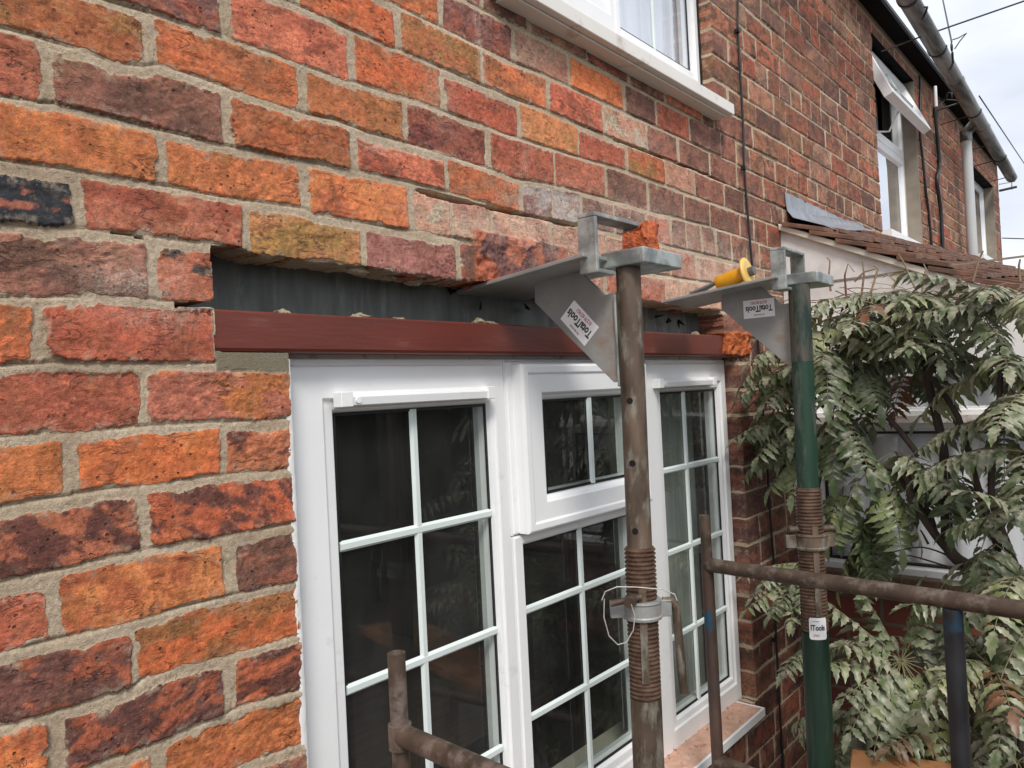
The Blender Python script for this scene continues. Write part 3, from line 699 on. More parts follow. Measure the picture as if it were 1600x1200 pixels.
# sill board with brick dust and a white nose
sy = -.050; sx1 = W(1196, 1113, 'y', sy).x+.0; sz = W(1120, 1166, 'y', sy).z*.5+W(1196, 1110, 'y', sy).z*.5
mb = MB(); mb.box((.60, sy, sz-.028), (sx1, .10, sz))
sill = wsub(mb, 'window_sill', 'white_upvc', .002)
m = mat('brick_dust', (.56,.34,.25), rough=.95, var=.14, scale=40, col2=(.70,.60,.52), c2pos=(.56,.74), c2scale=30, bump=1, bscale=120)
mb = MB(); r = np.random.RandomState(3); nx_, ny_ = 150, 14; vs = []; fs = []
for i in range(nx_):
    for j in range(ny_):
        x = .61+(sx1-.014-.61)*i/(nx_-1); y = sy+.006+(FY-sy+.01)*j/(ny_-1)
        e = min(1, j/1.5, (nx_-1-i)/3)
        vs.append((x, y, sz+.0012+e*(.0018+.0012*r.rand()+.003*max(0, mnoise.noise((x*30, y*30, 0))))))
for i in range(nx_-1):
    for j in range(ny_-1): a = i*ny_+j; fs.append((a, a+ny_, a+ny_+1, a+1))
mb.add(vs, fs, True); 
for i in range(90):
    x = 1.6+r.rand()*(sx1-1.62); y = sy+.01+r.rand()*(FY-sy-.015); s_ = .0015+.005*r.rand()**3
    p = [Vector((x, y, sz+.004))+Vector(r.randn(3))*s_ for _ in range(6)]
    mb.add(p, [(0,1,2),(0,2,3),(0,3,4),(1,2,4),(2,3,5),(3,4,5),(1,4,5)])
o = wsub(mb, 'brick_dust', 'brick_dust')
# curtain behind the right light, net at the side of the others
def curtain(x0, x1, z0, z1, y, m, name='curtain', amp=.018, folds=9, parent=None, axis='y'):
    mb = MB(); n = folds*10; vs = []; fs = []
    for i in range(n+1):
        x = x0+(x1-x0)*i/n; a = amp*math.sin(i/10*2*math.pi)+amp*.4*math.sin(i/10*4.3+1)
        for z in (z0, (z0+z1)/2, z1): vs.append((x, y+a*(1.1 if z == z0 else .8), z) if axis == 'y' else (y+a, x, z))
    for i in range(n):
        for k in range(2): q = i*3+k; fs.append((q, q+3, q+4, q+1))
    mb.add(vs, fs, True); return wsub(mb, name, m, parent=parent)
curtain(1.93, 2.60, -2.0, -.16, .19, 'curtain_grey', folds=7)
mb = MB(); mb.box((.72, .20, -1.285), (2.42, .25, -1.262)); wsub(mb, 'window_board', 'cream_trim')
mb = MB(); mb.box((1.0, .75, -1.40), (2.3, 1.5, -1.35)); mb.box((1.25, .9, -1.349), (1.9, 1.3, -1.12)); part(mb, 'table', 'wood_brown', terrace)

# ------------------------------------------------------------------ steel lintel, membrane, inner leaf, rooms
bz = lambda v0, u0, v1, u1: None
b0 = W(333, 482, 'y', -.002); b1 = W(1110, 523, 'y', -.002); c0 = W(335, 549, 'y', -.002); c1 = W(1140, 556, 'y', -.002)
def zl(a, b, x): return a.z+(b.z-a.z)*(x-a.x)/(b.x-a.x)
xa, xb = CAV_L-.055, 2.40
mb = MB(); vs = []
for x in (xa, xb):
    t, b = zl(b0, b1, x), zl(c0, c1, x)
    vs += [(x, .006, t), (x, .003, t-.003), (x, .003, b+.006), (x, .006, b+.001), (x, .012, b), (x, .16, b), (x, .16, b+.008), (x, .013, b+.008), (x, .011, b+.012), (x, .011, t)]
n = 10; mb.add(vs, [(i, n+i, n+(i+1) % n, (i+1) % n) for i in range(n)]+[tuple(range(n)), tuple(range(n, 2*n))[::-1]])
part(mb, 'steel_lintel', 'red_steel', terrace, label='dark red oxide painted steel angle lintel')
mb = MB(); nX, nZ = 160, 14; vs = []; fs = []
for i in range(nX+1):
    for j in range(nZ+1):
        x = CAV_L-.03+(2.42-CAV_L+.03)*i/nX; z = -.15+.17*j/nZ
        vs.append((x, .085+.010*mnoise.noise((x*9, z*5, 3))+.006*mnoise.noise((x*30, z*12, 7)), z))
for i in range(nX):
    for j in range(nZ): a = i*(nZ+1)+j; fs.append((a, a+nZ+1, a+nZ+2, a+1))
mb.add(vs, fs, True); part(mb, 'membrane', 'membrane', terrace)
# torn membrane flaps and hanging mortar
r = random.Random(4)
for (u, v, s_) in ((610, 430, 1), (700, 455, .8), (745, 480, .9), (1030, 490, 1), (1045, 500, .8), (1065, 505, 1), (820, 478, .7)):
    c = W(u, v, 'y', .07); mb = MB()
    for q in range(1):
        p = [c+Vector(((r.random()-.5)*.05*s_, (r.random()-.5)*.03, (r.random()-.5)*.03*s_)) for _ in range(5)]
        mb.add(p, [(0,1,2),(0,2,3),(0,3,4),(1,2,3),(2,3,4)])
    part(mb, 'torn_membrane', 'dark_soffit', terrace)
mat('mortar_lump', (.36,.29,.20), rough=.95, var=.25, scale=50, bump=1, bscale=150)
def lump(c, s_, seed, m):
    bm = bmesh.new(); bmesh.ops.create_icosphere(bm, subdivisions=3, radius=1)
    for v in bm.verts:
        p = v.co.copy(); n_ = mnoise.noise(p*1.3+Vector((seed*3.1, 0, 0)))*.55+mnoise.noise(p*3.5+Vector((seed, 2, 0)))*.25
        v.co = Vector((p.x*s_[0], p.y*s_[1], p.z*s_[2]))*(1+n_)
    me = bpy.data.meshes.new('mortar_lump'); bm.to_mesh(me); bm.free(); me.materials.append(MATS[m]); o = bpy.data.objects.new('mortar_lump' if m == 'mortar_lump' else 'brick_fragment', me); C.objects.link(o)
    o.parent = terrace; o.matrix_parent_inverse = terrace_inv; o.location = c
mat('fragment_red', (.30,.10,.06), rough=.95, var=.3, scale=50, bump=1, bscale=150)
r = random.Random(31)
for i in range(17):
    x = r.uniform(CAV_L+.12, 2.2); up_ = i % 3 != 0
    if up_: lump(Vector((x, r.uniform(.012, .07), float(bedz(0, x))-.002)), (r.uniform(.010,.030), r.uniform(.01,.02), r.uniform(.005,.011)), i+1, 'mortar_lump' if i % 2 else 'fragment_red')
    else: lump(Vector((x, r.uniform(.03, .06), zl(b0, b1, x)+.003)), (r.uniform(.008,.02), r.uniform(.008,.015), r.uniform(.006,.012)), i+1, 'mortar_lump')
# inner leaf with the window openings left free
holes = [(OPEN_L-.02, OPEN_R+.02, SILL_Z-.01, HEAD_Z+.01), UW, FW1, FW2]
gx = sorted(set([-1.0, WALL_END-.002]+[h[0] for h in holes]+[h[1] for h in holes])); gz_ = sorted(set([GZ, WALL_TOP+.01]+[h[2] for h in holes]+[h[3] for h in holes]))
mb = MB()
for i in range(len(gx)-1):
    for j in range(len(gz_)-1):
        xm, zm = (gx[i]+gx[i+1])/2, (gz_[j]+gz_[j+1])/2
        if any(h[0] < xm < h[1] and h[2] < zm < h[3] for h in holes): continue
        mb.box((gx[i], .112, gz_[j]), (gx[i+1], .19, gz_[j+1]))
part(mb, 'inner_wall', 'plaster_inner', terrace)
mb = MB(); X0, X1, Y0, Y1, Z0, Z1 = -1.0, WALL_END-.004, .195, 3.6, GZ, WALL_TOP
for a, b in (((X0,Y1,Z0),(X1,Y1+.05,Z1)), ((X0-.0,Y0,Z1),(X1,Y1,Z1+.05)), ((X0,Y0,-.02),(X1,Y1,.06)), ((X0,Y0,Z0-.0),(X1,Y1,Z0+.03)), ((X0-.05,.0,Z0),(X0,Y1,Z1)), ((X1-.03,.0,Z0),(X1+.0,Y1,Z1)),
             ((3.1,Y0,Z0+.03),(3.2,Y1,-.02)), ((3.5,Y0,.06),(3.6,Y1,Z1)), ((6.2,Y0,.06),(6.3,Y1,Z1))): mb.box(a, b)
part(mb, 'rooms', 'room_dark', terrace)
mb = MB(); mb.prism([(-1.1, -.09, 1.655), (-1.1, 3.8, 3.9), (-1.1, 3.8, 3.98), (-1.1, -.09, 1.675)], (WALL_END+1.12, 0, 0)); part(mb, 'roof', 'slate', terrace)
mb = MB(); mb.prism([(-1.0, .02, WALL_TOP-.003), (-1.0, -.09, WALL_TOP-.03), (-1.0, -.09, WALL_TOP-.008), (-1.0, .02, WALL_TOP+.05)], (WALL_END+1.0, 0, 0))
part(mb, 'soffit', 'dark_soffit', terrace)

# ------------------------------------------------------------------ upper window
uy = .052; h = lambda u, v: W(u, v, 'y', uy)
mb = MB(); ugl = (h(968,40).x, h(1083,100).x, 1.62, h(968,40).z+.004); lgl = (1.40, h(946,0).x, 1.62, .845)
mux = (ugl[0]+lgl[1])/2+.0
light(mb, UW[0]+.004, mux, UW[2]+.01, UW[3]-.004, lgl); light(mb, mux+.0015, UW[1]-.004, UW[2]+.01, UW[3]-.004, ugl)
uwin = part(mb, 'upper_window', 'white_upvc', terrace, bevel=.0012, seg=2)
pane_grid(ugl, [h(1025,10).x], [], uy+.016, gm='sky_glass', parent=uwin, w=.006); pane_grid(lgl, [], [], uy+.016, gm='sky_glass', parent=uwin)
curtain(ugl[0]-.05, UW[1], .70, 1.72, .115, 'curtain_white', folds=6, parent=uwin, amp=.010); curtain(UW[0], lgl[1]-.12, .70, 1.72, .115, 'curtain_white', folds=4, parent=uwin)
oy = -.062; st, sb = W(1148,163,'y',oy), W(1148,180,'y',oy)
mb = MB(); mb.box((UW[0]-.05, oy, sb.z), (sb.x, .06, st.z)); mb.box((UW[0]-.03, oy+.018, sb.z-.006), (sb.x-.02, .02, sb.z-.0005))
wsub(mb, 'window_sill', 'cream_upvc' if 'cream_upvc' in MATS else mat('cream_upvc', (.78,.75,.69), rough=.4, var=.04, scale=8, col2=(.50,.42,.33), c2pos=(.58,.72), c2scale=10).name, .002, parent=uwin)
mb = MB(); mb.box((UW[1]-.006, .04, UW[2]+.01), (UW[1]+.004, .075, UW[3])); wsub(mb, 'seal', 'black_rubber', parent=uwin)

# ------------------------------------------------------------------ far first-floor windows
def far_window(F, name, trz, mull, openvent, yf=.075, label=None):
    x0, x1, z0, z1 = F
    mb = MB(); P = [(0,.14),(0,yf),(.045,yf-.003),(.055,yf+.012),(.055,.12)]
    def lt(a, b, c, d): ring(mb, a, b, c, d, P)
    if openvent:
        lt(x0+.005, x1-.012, z0+.03, trz); lt(x0+.005, x1-.012, trz+.0015, z1-.005)
    else:
        lt(x0+.005, mull, z0+.03, z1-.005); lt(mull+.0015, x1-.012, z0+.03, z1-.005)
    w = part(mb, name, 'white_upvc', terrace, bevel=.001, label=label)
    def sub_(mb, n_, m): return wsub(mb, n_, m, parent=w)
    if openvent:
        mb = MB(); mb.box((x0+.05, yf+.012, z0+.08), (x1-.06, yf+.02, trz-.05)); sub_(mb, 'pane', 'sky_glass')
        # top-hung fanlight standing open
        hz, hy = z1-.03, yf-.006; sl = z1-trz-.01
        pa, pb = W(1394, 146, 'x', x0+.03), W(1446, 208, 'x', x1-.02)
        ey, ez = (pa.y+pb.y)/2, (pa.z+pb.z)/2; sl = math.hypot(hy-ey, hz-ez); th = math.atan2(hy-ey, hz-ez); print('sash', pa, pb, sl, math.degrees(th))
        ca, sa = math.cos(th), math.sin(th)
        T = Matrix(((1,0,0,0),(0,ca,sa,hy),(0,-sa,ca,hz),(0,0,0,1)))
        mb = MB(); ring(mb, x0+.02, x1-.03, -sl, 0, [(0,.025),(0,-.020),(.012,-.024),(.045,-.022),(.055,-.006),(.055,.02),(.0,.025)])
        mb.v = [tuple(T@Vector(v)) for v in mb.v]; s_ = sub_(mb, 'vent_sash', 'white_upvc')
        mb = MB(); mb.box((x0+.07, -.006, -sl+.05), (x1-.08, .004, -.05)); mb.v = [tuple(T@Vector(v)) for v in mb.v]; sub_(mb, 'vent_pane', 'sky_glass')
        mb = MB(); mb.box((x0+.07, -.012, -sl*.5-.004), (x1-.08, -.007, -sl*.5+.004)); mb.box(((x0+x1)/2-.01, -.012, -sl+.05), ((x0+x1)/2+.01, -.007, -.05)); mb.v = [tuple(T@Vector(v)) for v in mb.v]; sub_(mb, 'glazing_bar', 'glazing_bar')
        mb = MB(); e0 = T@Vector((x0+.35, .01, -sl+.03)); mb.tube([(x0+.30, yf+.01, trz+.04), ((x0+.32), (yf+e0.y)/2, trz+.03), tuple(e0)], .006, 6); sub_(mb, 'window_stay', 'white_upvc')
        curtain(x0+.35, x1, z0+.05, z1-.05, .22, 'curtain_grey', folds=5, parent=w)
    else:
        mb = MB(); mb.box((x0+.06, yf+.012, z0+.08), (mull-.06, yf+.02, z1-.06)); mb.box((mull+.06, yf+.012, z0+.08), (x1-.07, yf+.02, z1-.06)); sub_(mb, 'pane', 'sky_glass')
        curtain(x0, x1, z0+.05, z1-.05, .22, 'curtain_white', folds=6, parent=w)
    mb = MB(); mb.box((x0-.0, -.045, z0-.012), (x1+.0, .10, z0+.028)); sub_(mb, 'window_sill', 'white_upvc')
    mb = MB(); mb.box((x1-.012, -.0005, z0+.03), (x1-.001, .11, z1)); sub_(mb, 'reveal', 'reveal_render')
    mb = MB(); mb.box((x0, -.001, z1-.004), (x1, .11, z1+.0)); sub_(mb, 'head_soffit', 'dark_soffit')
trz = W(1404, 200, 'y', .075).z
far_window(FW1, 'far_window', 1.08, None, True, label='white window with its top vent propped open')
far_window(FW2, 'end_window', 1.0, FW2[0]+.36, False, label='narrow looking white window at the far end')

# ------------------------------------------------------------------ gutter, downpipe, cables
ga = W(1440, 0, 'y', -.262); gb = W(1590, 275, 'y', -.175)
def gpt(t): return Vector((0, 0, 0))+ga.lerp(gb, t)
mb = MB(); n = 14; R0 = .046
d_ = (gb-ga); g0 = ga-d_*.62; g1 = gb; inw = Vector((0, 1, 0))
def gut_section(c, r0, r1):
    out = []
    for k in range(n+1): a = math.pi*k/n; out.append(c+Vector((0, -math.cos(a)*r0, -math.sin(a)*r0)))
    for k in range(n, -1, -1): a = math.pi*k/n; out.append(c+Vector((0, -math.cos(a)*r1, -math.sin(a)*r1)))
    return out
def gutter_piece(mb, p0, p1, r0, r1):
    A = gut_section(p0+inw*r0, r0, r1); B = gut_section(p1+inw*r0, r0, r1); m_ = len(A)
    mb.add(A+B, [(i, (i+1) % m_, m_+(i+1) % m_, m_+i) for i in range(m_)], True)
    mb.add(A, [tuple(range(m_))]); mb.add(B, [tuple(range(m_))[::-1]])
gutter_piece(mb, g0, g1, R0, R0-.004)
A = gut_section(g1+inw*R0, R0, .001); mb.add(A, [tuple(range(len(A)))])
gut = part(mb, 'gutter', 'grey_upvc', terrace)
def gsub(mb, name, m): return wsub(mb, name, m, parent=gut)
for t in (-.28, -.02, .16, .30, .47, .57, .80):
    mb = MB(); c = gpt(t); w = .022 if t not in (.30, .57) else .05
    gutter_piece(mb, c-d_.normalized()*w/2-inw*.004, c+d_.normalized()*w/2-inw*.004, R0+.004, R0-.0005)
    gsub(mb, 'gutter_bracket', 'grey_upvc' if w > .03 else 'black_rubber')
for t in (.05, .42, .62, .74, .9):
    mb = MB(); c = gpt(t)+Vector((.02, .05, -.085)); mb.tube([c+Vector((0, .19, -.015)), c], .0038, 6); gsub(mb, 'gutter_spike', 'dark_wood')
dy = -.085
dp0 = W(1507, 175, 'y', dy); dp1 = W(1513, 440, 'y', dy)
mb = MB(); xx = dp0.x
mb.tube([(xx, dy, 1.46), (xx, dy, -1.9)], .034, 20)
dpo = part(mb, 'downpipe', 'pipe_grey', terrace)
mb = MB(); mb.tube([(xx, dy, 1.40), (xx, dy, 1.475)], .039, 20); 
mb.tube([(xx, dy, 1.46), (xx, dy-.03, 1.49), (xx, dy-.06, 1.52)], .035, 16); wsub(mb, 'outlet', 'grey_upvc', parent=dpo)
def cable(pts, r, name='cable', m='black_cable', y=-.010, sub=6):
    q = [W(u, v, 'y', y) for u, v in pts]; out = []
    for i in range(len(q)-1):
        a, b = q[max(i-1, 0)], q[i+1]; 
        for s in range(sub):
            t = s/sub; p0, p1, p2, p3 = q[max(i-1,0)], q[i], q[i+1], q[min(i+2, len(q)-1)]
            out.append(.5*((2*p1)+(-p0+p2)*t+(2*p0-5*p1+4*p2-p3)*t*t+(-p0+3*p1-3*p2+p3)*t*t*t))
    out.append(q[-1]); mb = MB(); mb.tube(out, r, 8); return part(mb, name, m, terrace)
cable([(1152,-40),(1153,20),(1153,48),(1157,120),(1161,190),(1163,262),(1168,330),(1173,390),(1180,470),(1189,600),(1197,700),(1203,800),(1210,900),(1213,1000),(1218,1100),(1224,1200),(1232,1320)], .0042)
cable([(1437,118),(1438,150),(1438,210),(1442,250),(1447,300),(1452,340),(1457,400)], .008, y=-.012)
cable([(1461,168),(1462,185),(1466,230),(1468,260),(1464,280),(1470,330),(1472,365),(1474,405)], .012, y=-.018)
for (u, v) in ((1153,48),(1163,262),(1467,252),(1470,322),(1242,1010)):
    c = W(u if u != 1242 else 1211, v if u != 1242 else 1000, 'y', -.012); mb = MB(); mb.box(c-Vector((.007,.006,.006)), c+Vector((.007,.010,.006))); part(mb, 'cable_clip', 'black_cable', terrace)
c = W(1462, 152, 'y', -.06); mb = MB(); mb.tube([c+Vector((0,0,.07)), c+Vector((0,0,-.06))], .010, 10); part(mb, 'insulator', 'white_upvc', terrace)
mb = MB(); mb.tube([W(1462,165,'y',-.02), W(1478,155,'y',-.06), W(1480,145,'y',-.1), W(1487,146,'y',-.13), W(1488,154,'y',-.14)], .006, 6); mb.tube([W(1464,172,'y',-.02), W(1502,160,'y',-.15)], .007, 6); mb.tube([W(1466,155,'y',-.02), W(1498,157,'y',-.13)], .004, 6); part(mb, 'cable_bracket', 'black_cable', terrace)
# eye bolt on the gutter
e = W(1487, 74, 'y', -.28); mb = MB(); mb.tube([W(1485,108,'y',-.24), W(1489,98,'y',-.27), W(1488,82,'y',-.28)], .006, 8)
mb.tube([e+Vector((.014*math.cos(a), 0, .020*math.sin(a))) for a in np.linspace(0, 2*math.pi, 14)[:-1]], .0045, 6, closed=True); part(mb, 'eye_bolt', 'black_cable', terrace)
mb = MB(); mb.tube([W(1441,30,'y',-.255), W(1447,18,'y',-.285), W(1449,11,'y',-.275), W(1445,11,'y',-.27)], .005, 6); gsub(mb, 'gutter_hook', 'black_cable')

# ------------------------------------------------------------------ bay with tiled lean-to roof
BX = 2.87
bay = empty('bay_extension', (BX, 0, GZ)); tag(bay, 'single storey lean-to bay with brown tiled roof and white side panel', 'bay')
q = lambda u, v: W(u, v, 'x', BX)
v0, v1 = q(1240, 362), q(1510, 444); sl = (v0.z-v1.z)/(v0.y-v1.y); zt = lambda y: v0.z+sl*(y-v0.y)
YO = -.98; BE = 5.95
zw1 = -.22
mb = MB(); mb.prism([(BX, 0, zt(0)-.012), (BX, YO, zt(YO)-.012), (BX, YO, zw1), (BX, 0, zw1)], (.10, 0, 0))
part(mb, 'side_panel', 'white_render', bay)
mb = MB(); mb.prism([(BX-.004, -.02, q(1365,432).z-.0), (BX-.004, YO, q(1365,432).z-.0), (BX-.004, YO, q(1365,432).z+.006), (BX-.004, -.02, q(1365,432).z+.006)], (.006, 0, 0)); part(mb, 'panel_joint', 'reveal_render', bay)
mb = MB(); mb.prism([(BX-.022, .0, zt(0)-.012), (BX-.022, YO-.04, zt(YO-.04)-.012), (BX-.022, YO-.04, zt(YO-.04)+.012), (BX-.022, 0, zt(0)+.012)], (.05, 0, 0)); part(mb, 'verge_trim', 'cream_trim', bay, bevel=.003)
zs_ = q(1290, 887).z
mb = MB(); mb.box((BX, YO, GZ), (BX+.10, 0, zs_-.03)); part(mb, 'base_wall', 'brick_flat', bay)
mb = MB(); mb.box((BX-.05, YO-.04, zs_-.03), (BX+.09, .0, zs_+.004)); mb.box((BX-.03, YO-.04, zs_-.075), (BX, .0, zs_-.032)); part(mb, 'window_sill', 'wood_brown', bay, bevel=.003)
mb = MB(); P = [(0,BX+.09),(0,BX),(.022,BX-.002),(.026,BX+.012),(.032,BX+.012),(.034,BX+.03)]
ring(mb, YO+.02, -.078, zs_+.004, -.40, P, axis='x'); ring(mb, YO+.02, -.078, -.385, zw1, P, axis='x'); mb.box((BX-.0, -.078, zs_+.004), (BX+.09, .0, zw1))
bw = part(mb, 'side_window', 'white_upvc', bay)
mb = MB(); mb.box((BX-.030, YO, -.402), (BX-.002, -.06, -.378)); part(mb, 'transom', 'white_dusty', bay)
mb = MB(); mb.box((BX+.022, YO+.04, zs_+.02), (BX+.03, -.10, -.42)); mb.box((BX+.022, YO+.04, -.36), (BX+.03, -.10, zw1-.02)); wsub(mb, 'pane', 'clear_glass', parent=bw)
mb = MB(); ring(mb, YO+.052, -.110, zs_+.036, -.432, [(0,BX+.010),(.007,BX+.008),(.010,BX+.02)], axis='x'); wsub(mb, 'gasket', 'black_rubber', parent=bw)
curtain(YO, -.03, zs_, -.25, BX+.055, 'curtain_white', folds=8, parent=bw, axis='x', amp=.015)
mb = MB()
for a, b in (((BX+.1,YO,GZ),(BE,YO+.1,.0)), ((BE-.1,YO,GZ),(BE,0,.1))): mb.box(a, b)
part(mb, 'front_wall', 'brick_flat', bay)
# tiles: courses of single tiles, each a little out of line
def rz(x, y): return zt(y)+.020+(x-BX)*.062+.025*min(1, (x-BX)/.8)
mb = MB(); r = random.Random(12); ncour = 11
for c in range(ncour):
    ya = -.02-(c)*.095; yb = ya-.155
    x = BX-.035-(c % 2)*.08
    while x < BE+.1:
        w = .162; x0, x1 = max(x, BX-.035), min(x+w, BE+.1)
        if x1-x0 > .03:
            j = r.uniform(-.003, .004); jy = r.uniform(-.006, .004)
            za, zb = rz(x0, ya)+.006+j, rz(x0, yb)+.034+j
            dz = (x1-x0)*.062
            bow = .006
            vs = [(x0+.001, ya+jy, za), (x1-.001, ya+jy, za+dz), (x1-.001, yb+jy, zb+dz), (x0+.001, yb+jy, zb)]
            vs += [(a, b, z-.016) for a, b, z in vs]
            mb.add(vs, [(3,2,1,0), (4,5,6,7), (0,1,5,4), (1,2,6,5), (2,3,7,6), (3,0,4,7)])
        x += w
rf = part(mb, 'tiled_roof', 'tile_brown', bay, bevel=.0015)
# lead flashing dressed down over the tiles
mb = MB(); vs = []; fs = []; nn = 40; prof = [(.0, .0)]
f0 = W(1227, 300, 'y', -.004); 
for i in range(nn+1):
    t = i/nn; x = f0.x-.005+t*.95
    ztop = f0.z-.006*t+(0.0)
    jag = .010*math.sin(t*18)+.006*math.sin(t*47)
    zr_ = rz(max(x, BX), -.03)+.03
    low = max(.0, 1-t*1.1)
    pts = [(-.004, ztop), (-.008, ztop-.05), (-.012, zr_+.03), (-.030, zr_-.0), (-.07-.07*low, rz(max(x,BX), -.07-.07*low)+.034), (-.085-.10*low+jag*.4, rz(max(x,BX), -.085-.10*low)+.030)]
    vs += [(x, y+.0025*math.sin(t*60+k), z) for k, (y, z) in enumerate(pts)]
m_ = 6
for i in range(nn):
    for k in range(m_-1): a = i*m_+k; fs.append((a, a+1, a+m_+1, a+m_))
mb.add(vs, fs, True); part(mb, 'lead_flashing', 'lead', bay)
# ------------------------------------------------------------------ ground
mb = MB(); mb.box((-60, -60, GZ-.2), (200, 120, GZ)); o = mb.build('ground', 'ground_paving'); o['kind'] = 'structure'
# ------------------------------------------------------------------ materials of the loose things
mat('galvanised', (.27,.29,.28), rough=.5, metal=.45, var=.4, scale=18, col2=(.46,.50,.47), c2pos=(.48,.62), c2scale=20, bump=.25, bscale=40, bdist=.001)
mat('galvanised_dull', (.33,.335,.32), rough=.48, metal=.3, var=.2, scale=9, col2=(.27,.18,.12), c2pos=(.54,.74), c2scale=9, bump=.15, bscale=60, bdist=.0006)
mat('old_tube', (.115,.080,.055), rough=.6, metal=.25, var=.6, scale=26, col2=(.24,.22,.18), c2pos=(.50,.64), c2scale=38, bump=.6, bscale=160, stretch=(1,1,.35), bdist=.001)
mat('rusty_thread', (.17,.105,.070), rough=.65, metal=.35, var=.3, scale=40, col2=(.10,.055,.035), c2pos=(.45,.6), c2scale=30, bump=.4, bscale=200, bdist=.0008)
mat('green_paint', (.010,.042,.022), rough=.58, var=.3, scale=20, col2=(.075,.078,.062), c2pos=(.53,.60), c2scale=22, stretch=(1.5,1.5,.25), bump=.3, bscale=60, bdist=.0008)
mat('dark_green_paint', (.006,.026,.014), rough=.5, var=.25, scale=14, col2=(.03,.055,.045), c2pos=(.56,.70), c2scale=20, stretch=(1.5,1.5,.2), bump=.2, bscale=60, bdist=.0006)
mat('rusty_tube', (.085,.057,.040), rough=.62, metal=.2, var=.45, scale=24, col2=(.19,.150,.125), c2pos=(.50,.64), c2scale=26, bump=.6, bscale=130, bdist=.001)
mat('rusty_blue', (.085,.050,.038), rough=.58, metal=.2, var=.35, scale=22, col2=(.012,.075,.125), c2pos=(.555,.60), c2scale=9, bump=.5, bscale=120, stretch=(1,1,.5), bdist=.001)
mat('dark_blue_leg', (.024,.024,.027), rough=.5, metal=.15, var=.4, scale=18, col2=(.018,.060,.105), c2pos=(.60,.68), c2scale=6, bump=.4, bscale=100, stretch=(1,1,.6), bdist=.001)
mat('brick_core', (.55,.130,.040), rough=.95, var=.35, scale=60, col2=(.27,.065,.035), c2pos=(.46,.6), c2scale=34, bump=1, bscale=150, bdist=.003)
mat('yellow_grip', (.72,.33,.015), rough=.38, var=.06, scale=30, col2=(.45,.20,.02), c2pos=(.62,.75), c2scale=40)
mat('yellow_guard', (.78,.50,.13), rough=.4, var=.08, scale=30)
mat('tool_steel', (.20,.19,.18), rough=.5, metal=.6, var=.3, scale=30)
mat('sticker_white', (.88,.88,.87), rough=.4, var=.02, scale=20)
mat('ink_black', (.03,.03,.035), rough=.5, var=0)
mat('ink_red', (.45,.03,.06), rough=.5, var=0)
mat('hole_black', (.004,.004,.004), rough=.9, var=0)
mat('wire_pale', (.52,.50,.46), rough=.5, metal=.3, var=.2, scale=40)
mat('board_wood', (.42,.19,.08), rough=.7, var=.2, scale=10, col2=(.26,.11,.05), c2pos=(.5,.68), c2scale=12, bump=.4, bscale=40)
DG = None
def lettering(txt, size, Mx, matn, name, parent, bold=.0, cyl=None, sx=.74):
    """flat letters as a mesh: Mx maps the text plane (x right, y up) to local space"""
    cu = bpy.data.curves.new(name, 'FONT'); cu.body = txt; cu.size = size; cu.align_x = 'CENTER'; cu.align_y = 'CENTER'; cu.offset = bold; cu.resolution_u = 3
    tmp = bpy.data.objects.new('tmp', cu); C.objects.link(tmp)
    dg = bpy.context.evaluated_depsgraph_get(); me = bpy.data.meshes.new_from_object(tmp.evaluated_get(dg)); me.name = name
    bpy.data.objects.remove(tmp); me.materials.clear(); me.materials.append(MATS[matn])
    for v in me.vertices:
        p = Vector((v.co.x*sx, v.co.y, 0))
        v.co = cyl(p) if cyl else Mx@p
    me.update(); o = bpy.data.objects.new(name, me); C.objects.link(o); o.parent = parent
    return o
# ------------------------------------------------------------------ wall support head ("strongboy" type)
def make_head(loc):
    t = empty('wall_support_head', loc)
    mb = MB(); mb.box((-.043,-.052,0), (.107,.045,.006+.025)); mb.build('head_box', 'galvanised', t, bevel=.003, seg=2)
    mb = MB()
    zt0, zt1 = .026, -.004
    bl = [(-.125,.030,.018), (.06,.030,.018), (.12,.39,-.012), (-.118,.37,-.010)]
    mb.prism([Vector(p)-Vector((0,0,.004)) for p in bl], (0, 0, .008)); mb.build('blade', 'galvanised_dull', t, bevel=.0012)
    mb = MB(); a0 = (.048, .003)
    y0, y1 = .010, .050
    mb.box((-.110,y0,-.016), (-.101,y1,.090)); mb.box((-.110,y0,.0905), (.060,y1,.0985)); mb.box((.052,y0,.0310), (.060,y1,.0900))
    mb.box((-.1008,y0+.002,-.016), (-.044,y1-.002,-.008)); mb.build('bridle', 'galvanised', t, bevel=.0015, seg=2)
    gz = [(.229,.006),(.232,-.042),(.043,-.223),(.031,-.223),(.026,-.045),(.053,-.048),(.109,.006)]
    mb = MB(); mb.prism([(-.022, y, z) for y, z in gz], (.006, 0, 0)); gus = mb.build('gusset', 'galvanised_dull', t, bevel=.0008)
    mb = MB(); mb.box((-.030,.0245,-.232), (.0,.0295,-.052)); mb.build('flange', 'galvanised', t, bevel=.001)
    mb = MB(); mb.box((-.020,-.030,-.10), (.0,.0,-.001)); 
    return t, gus
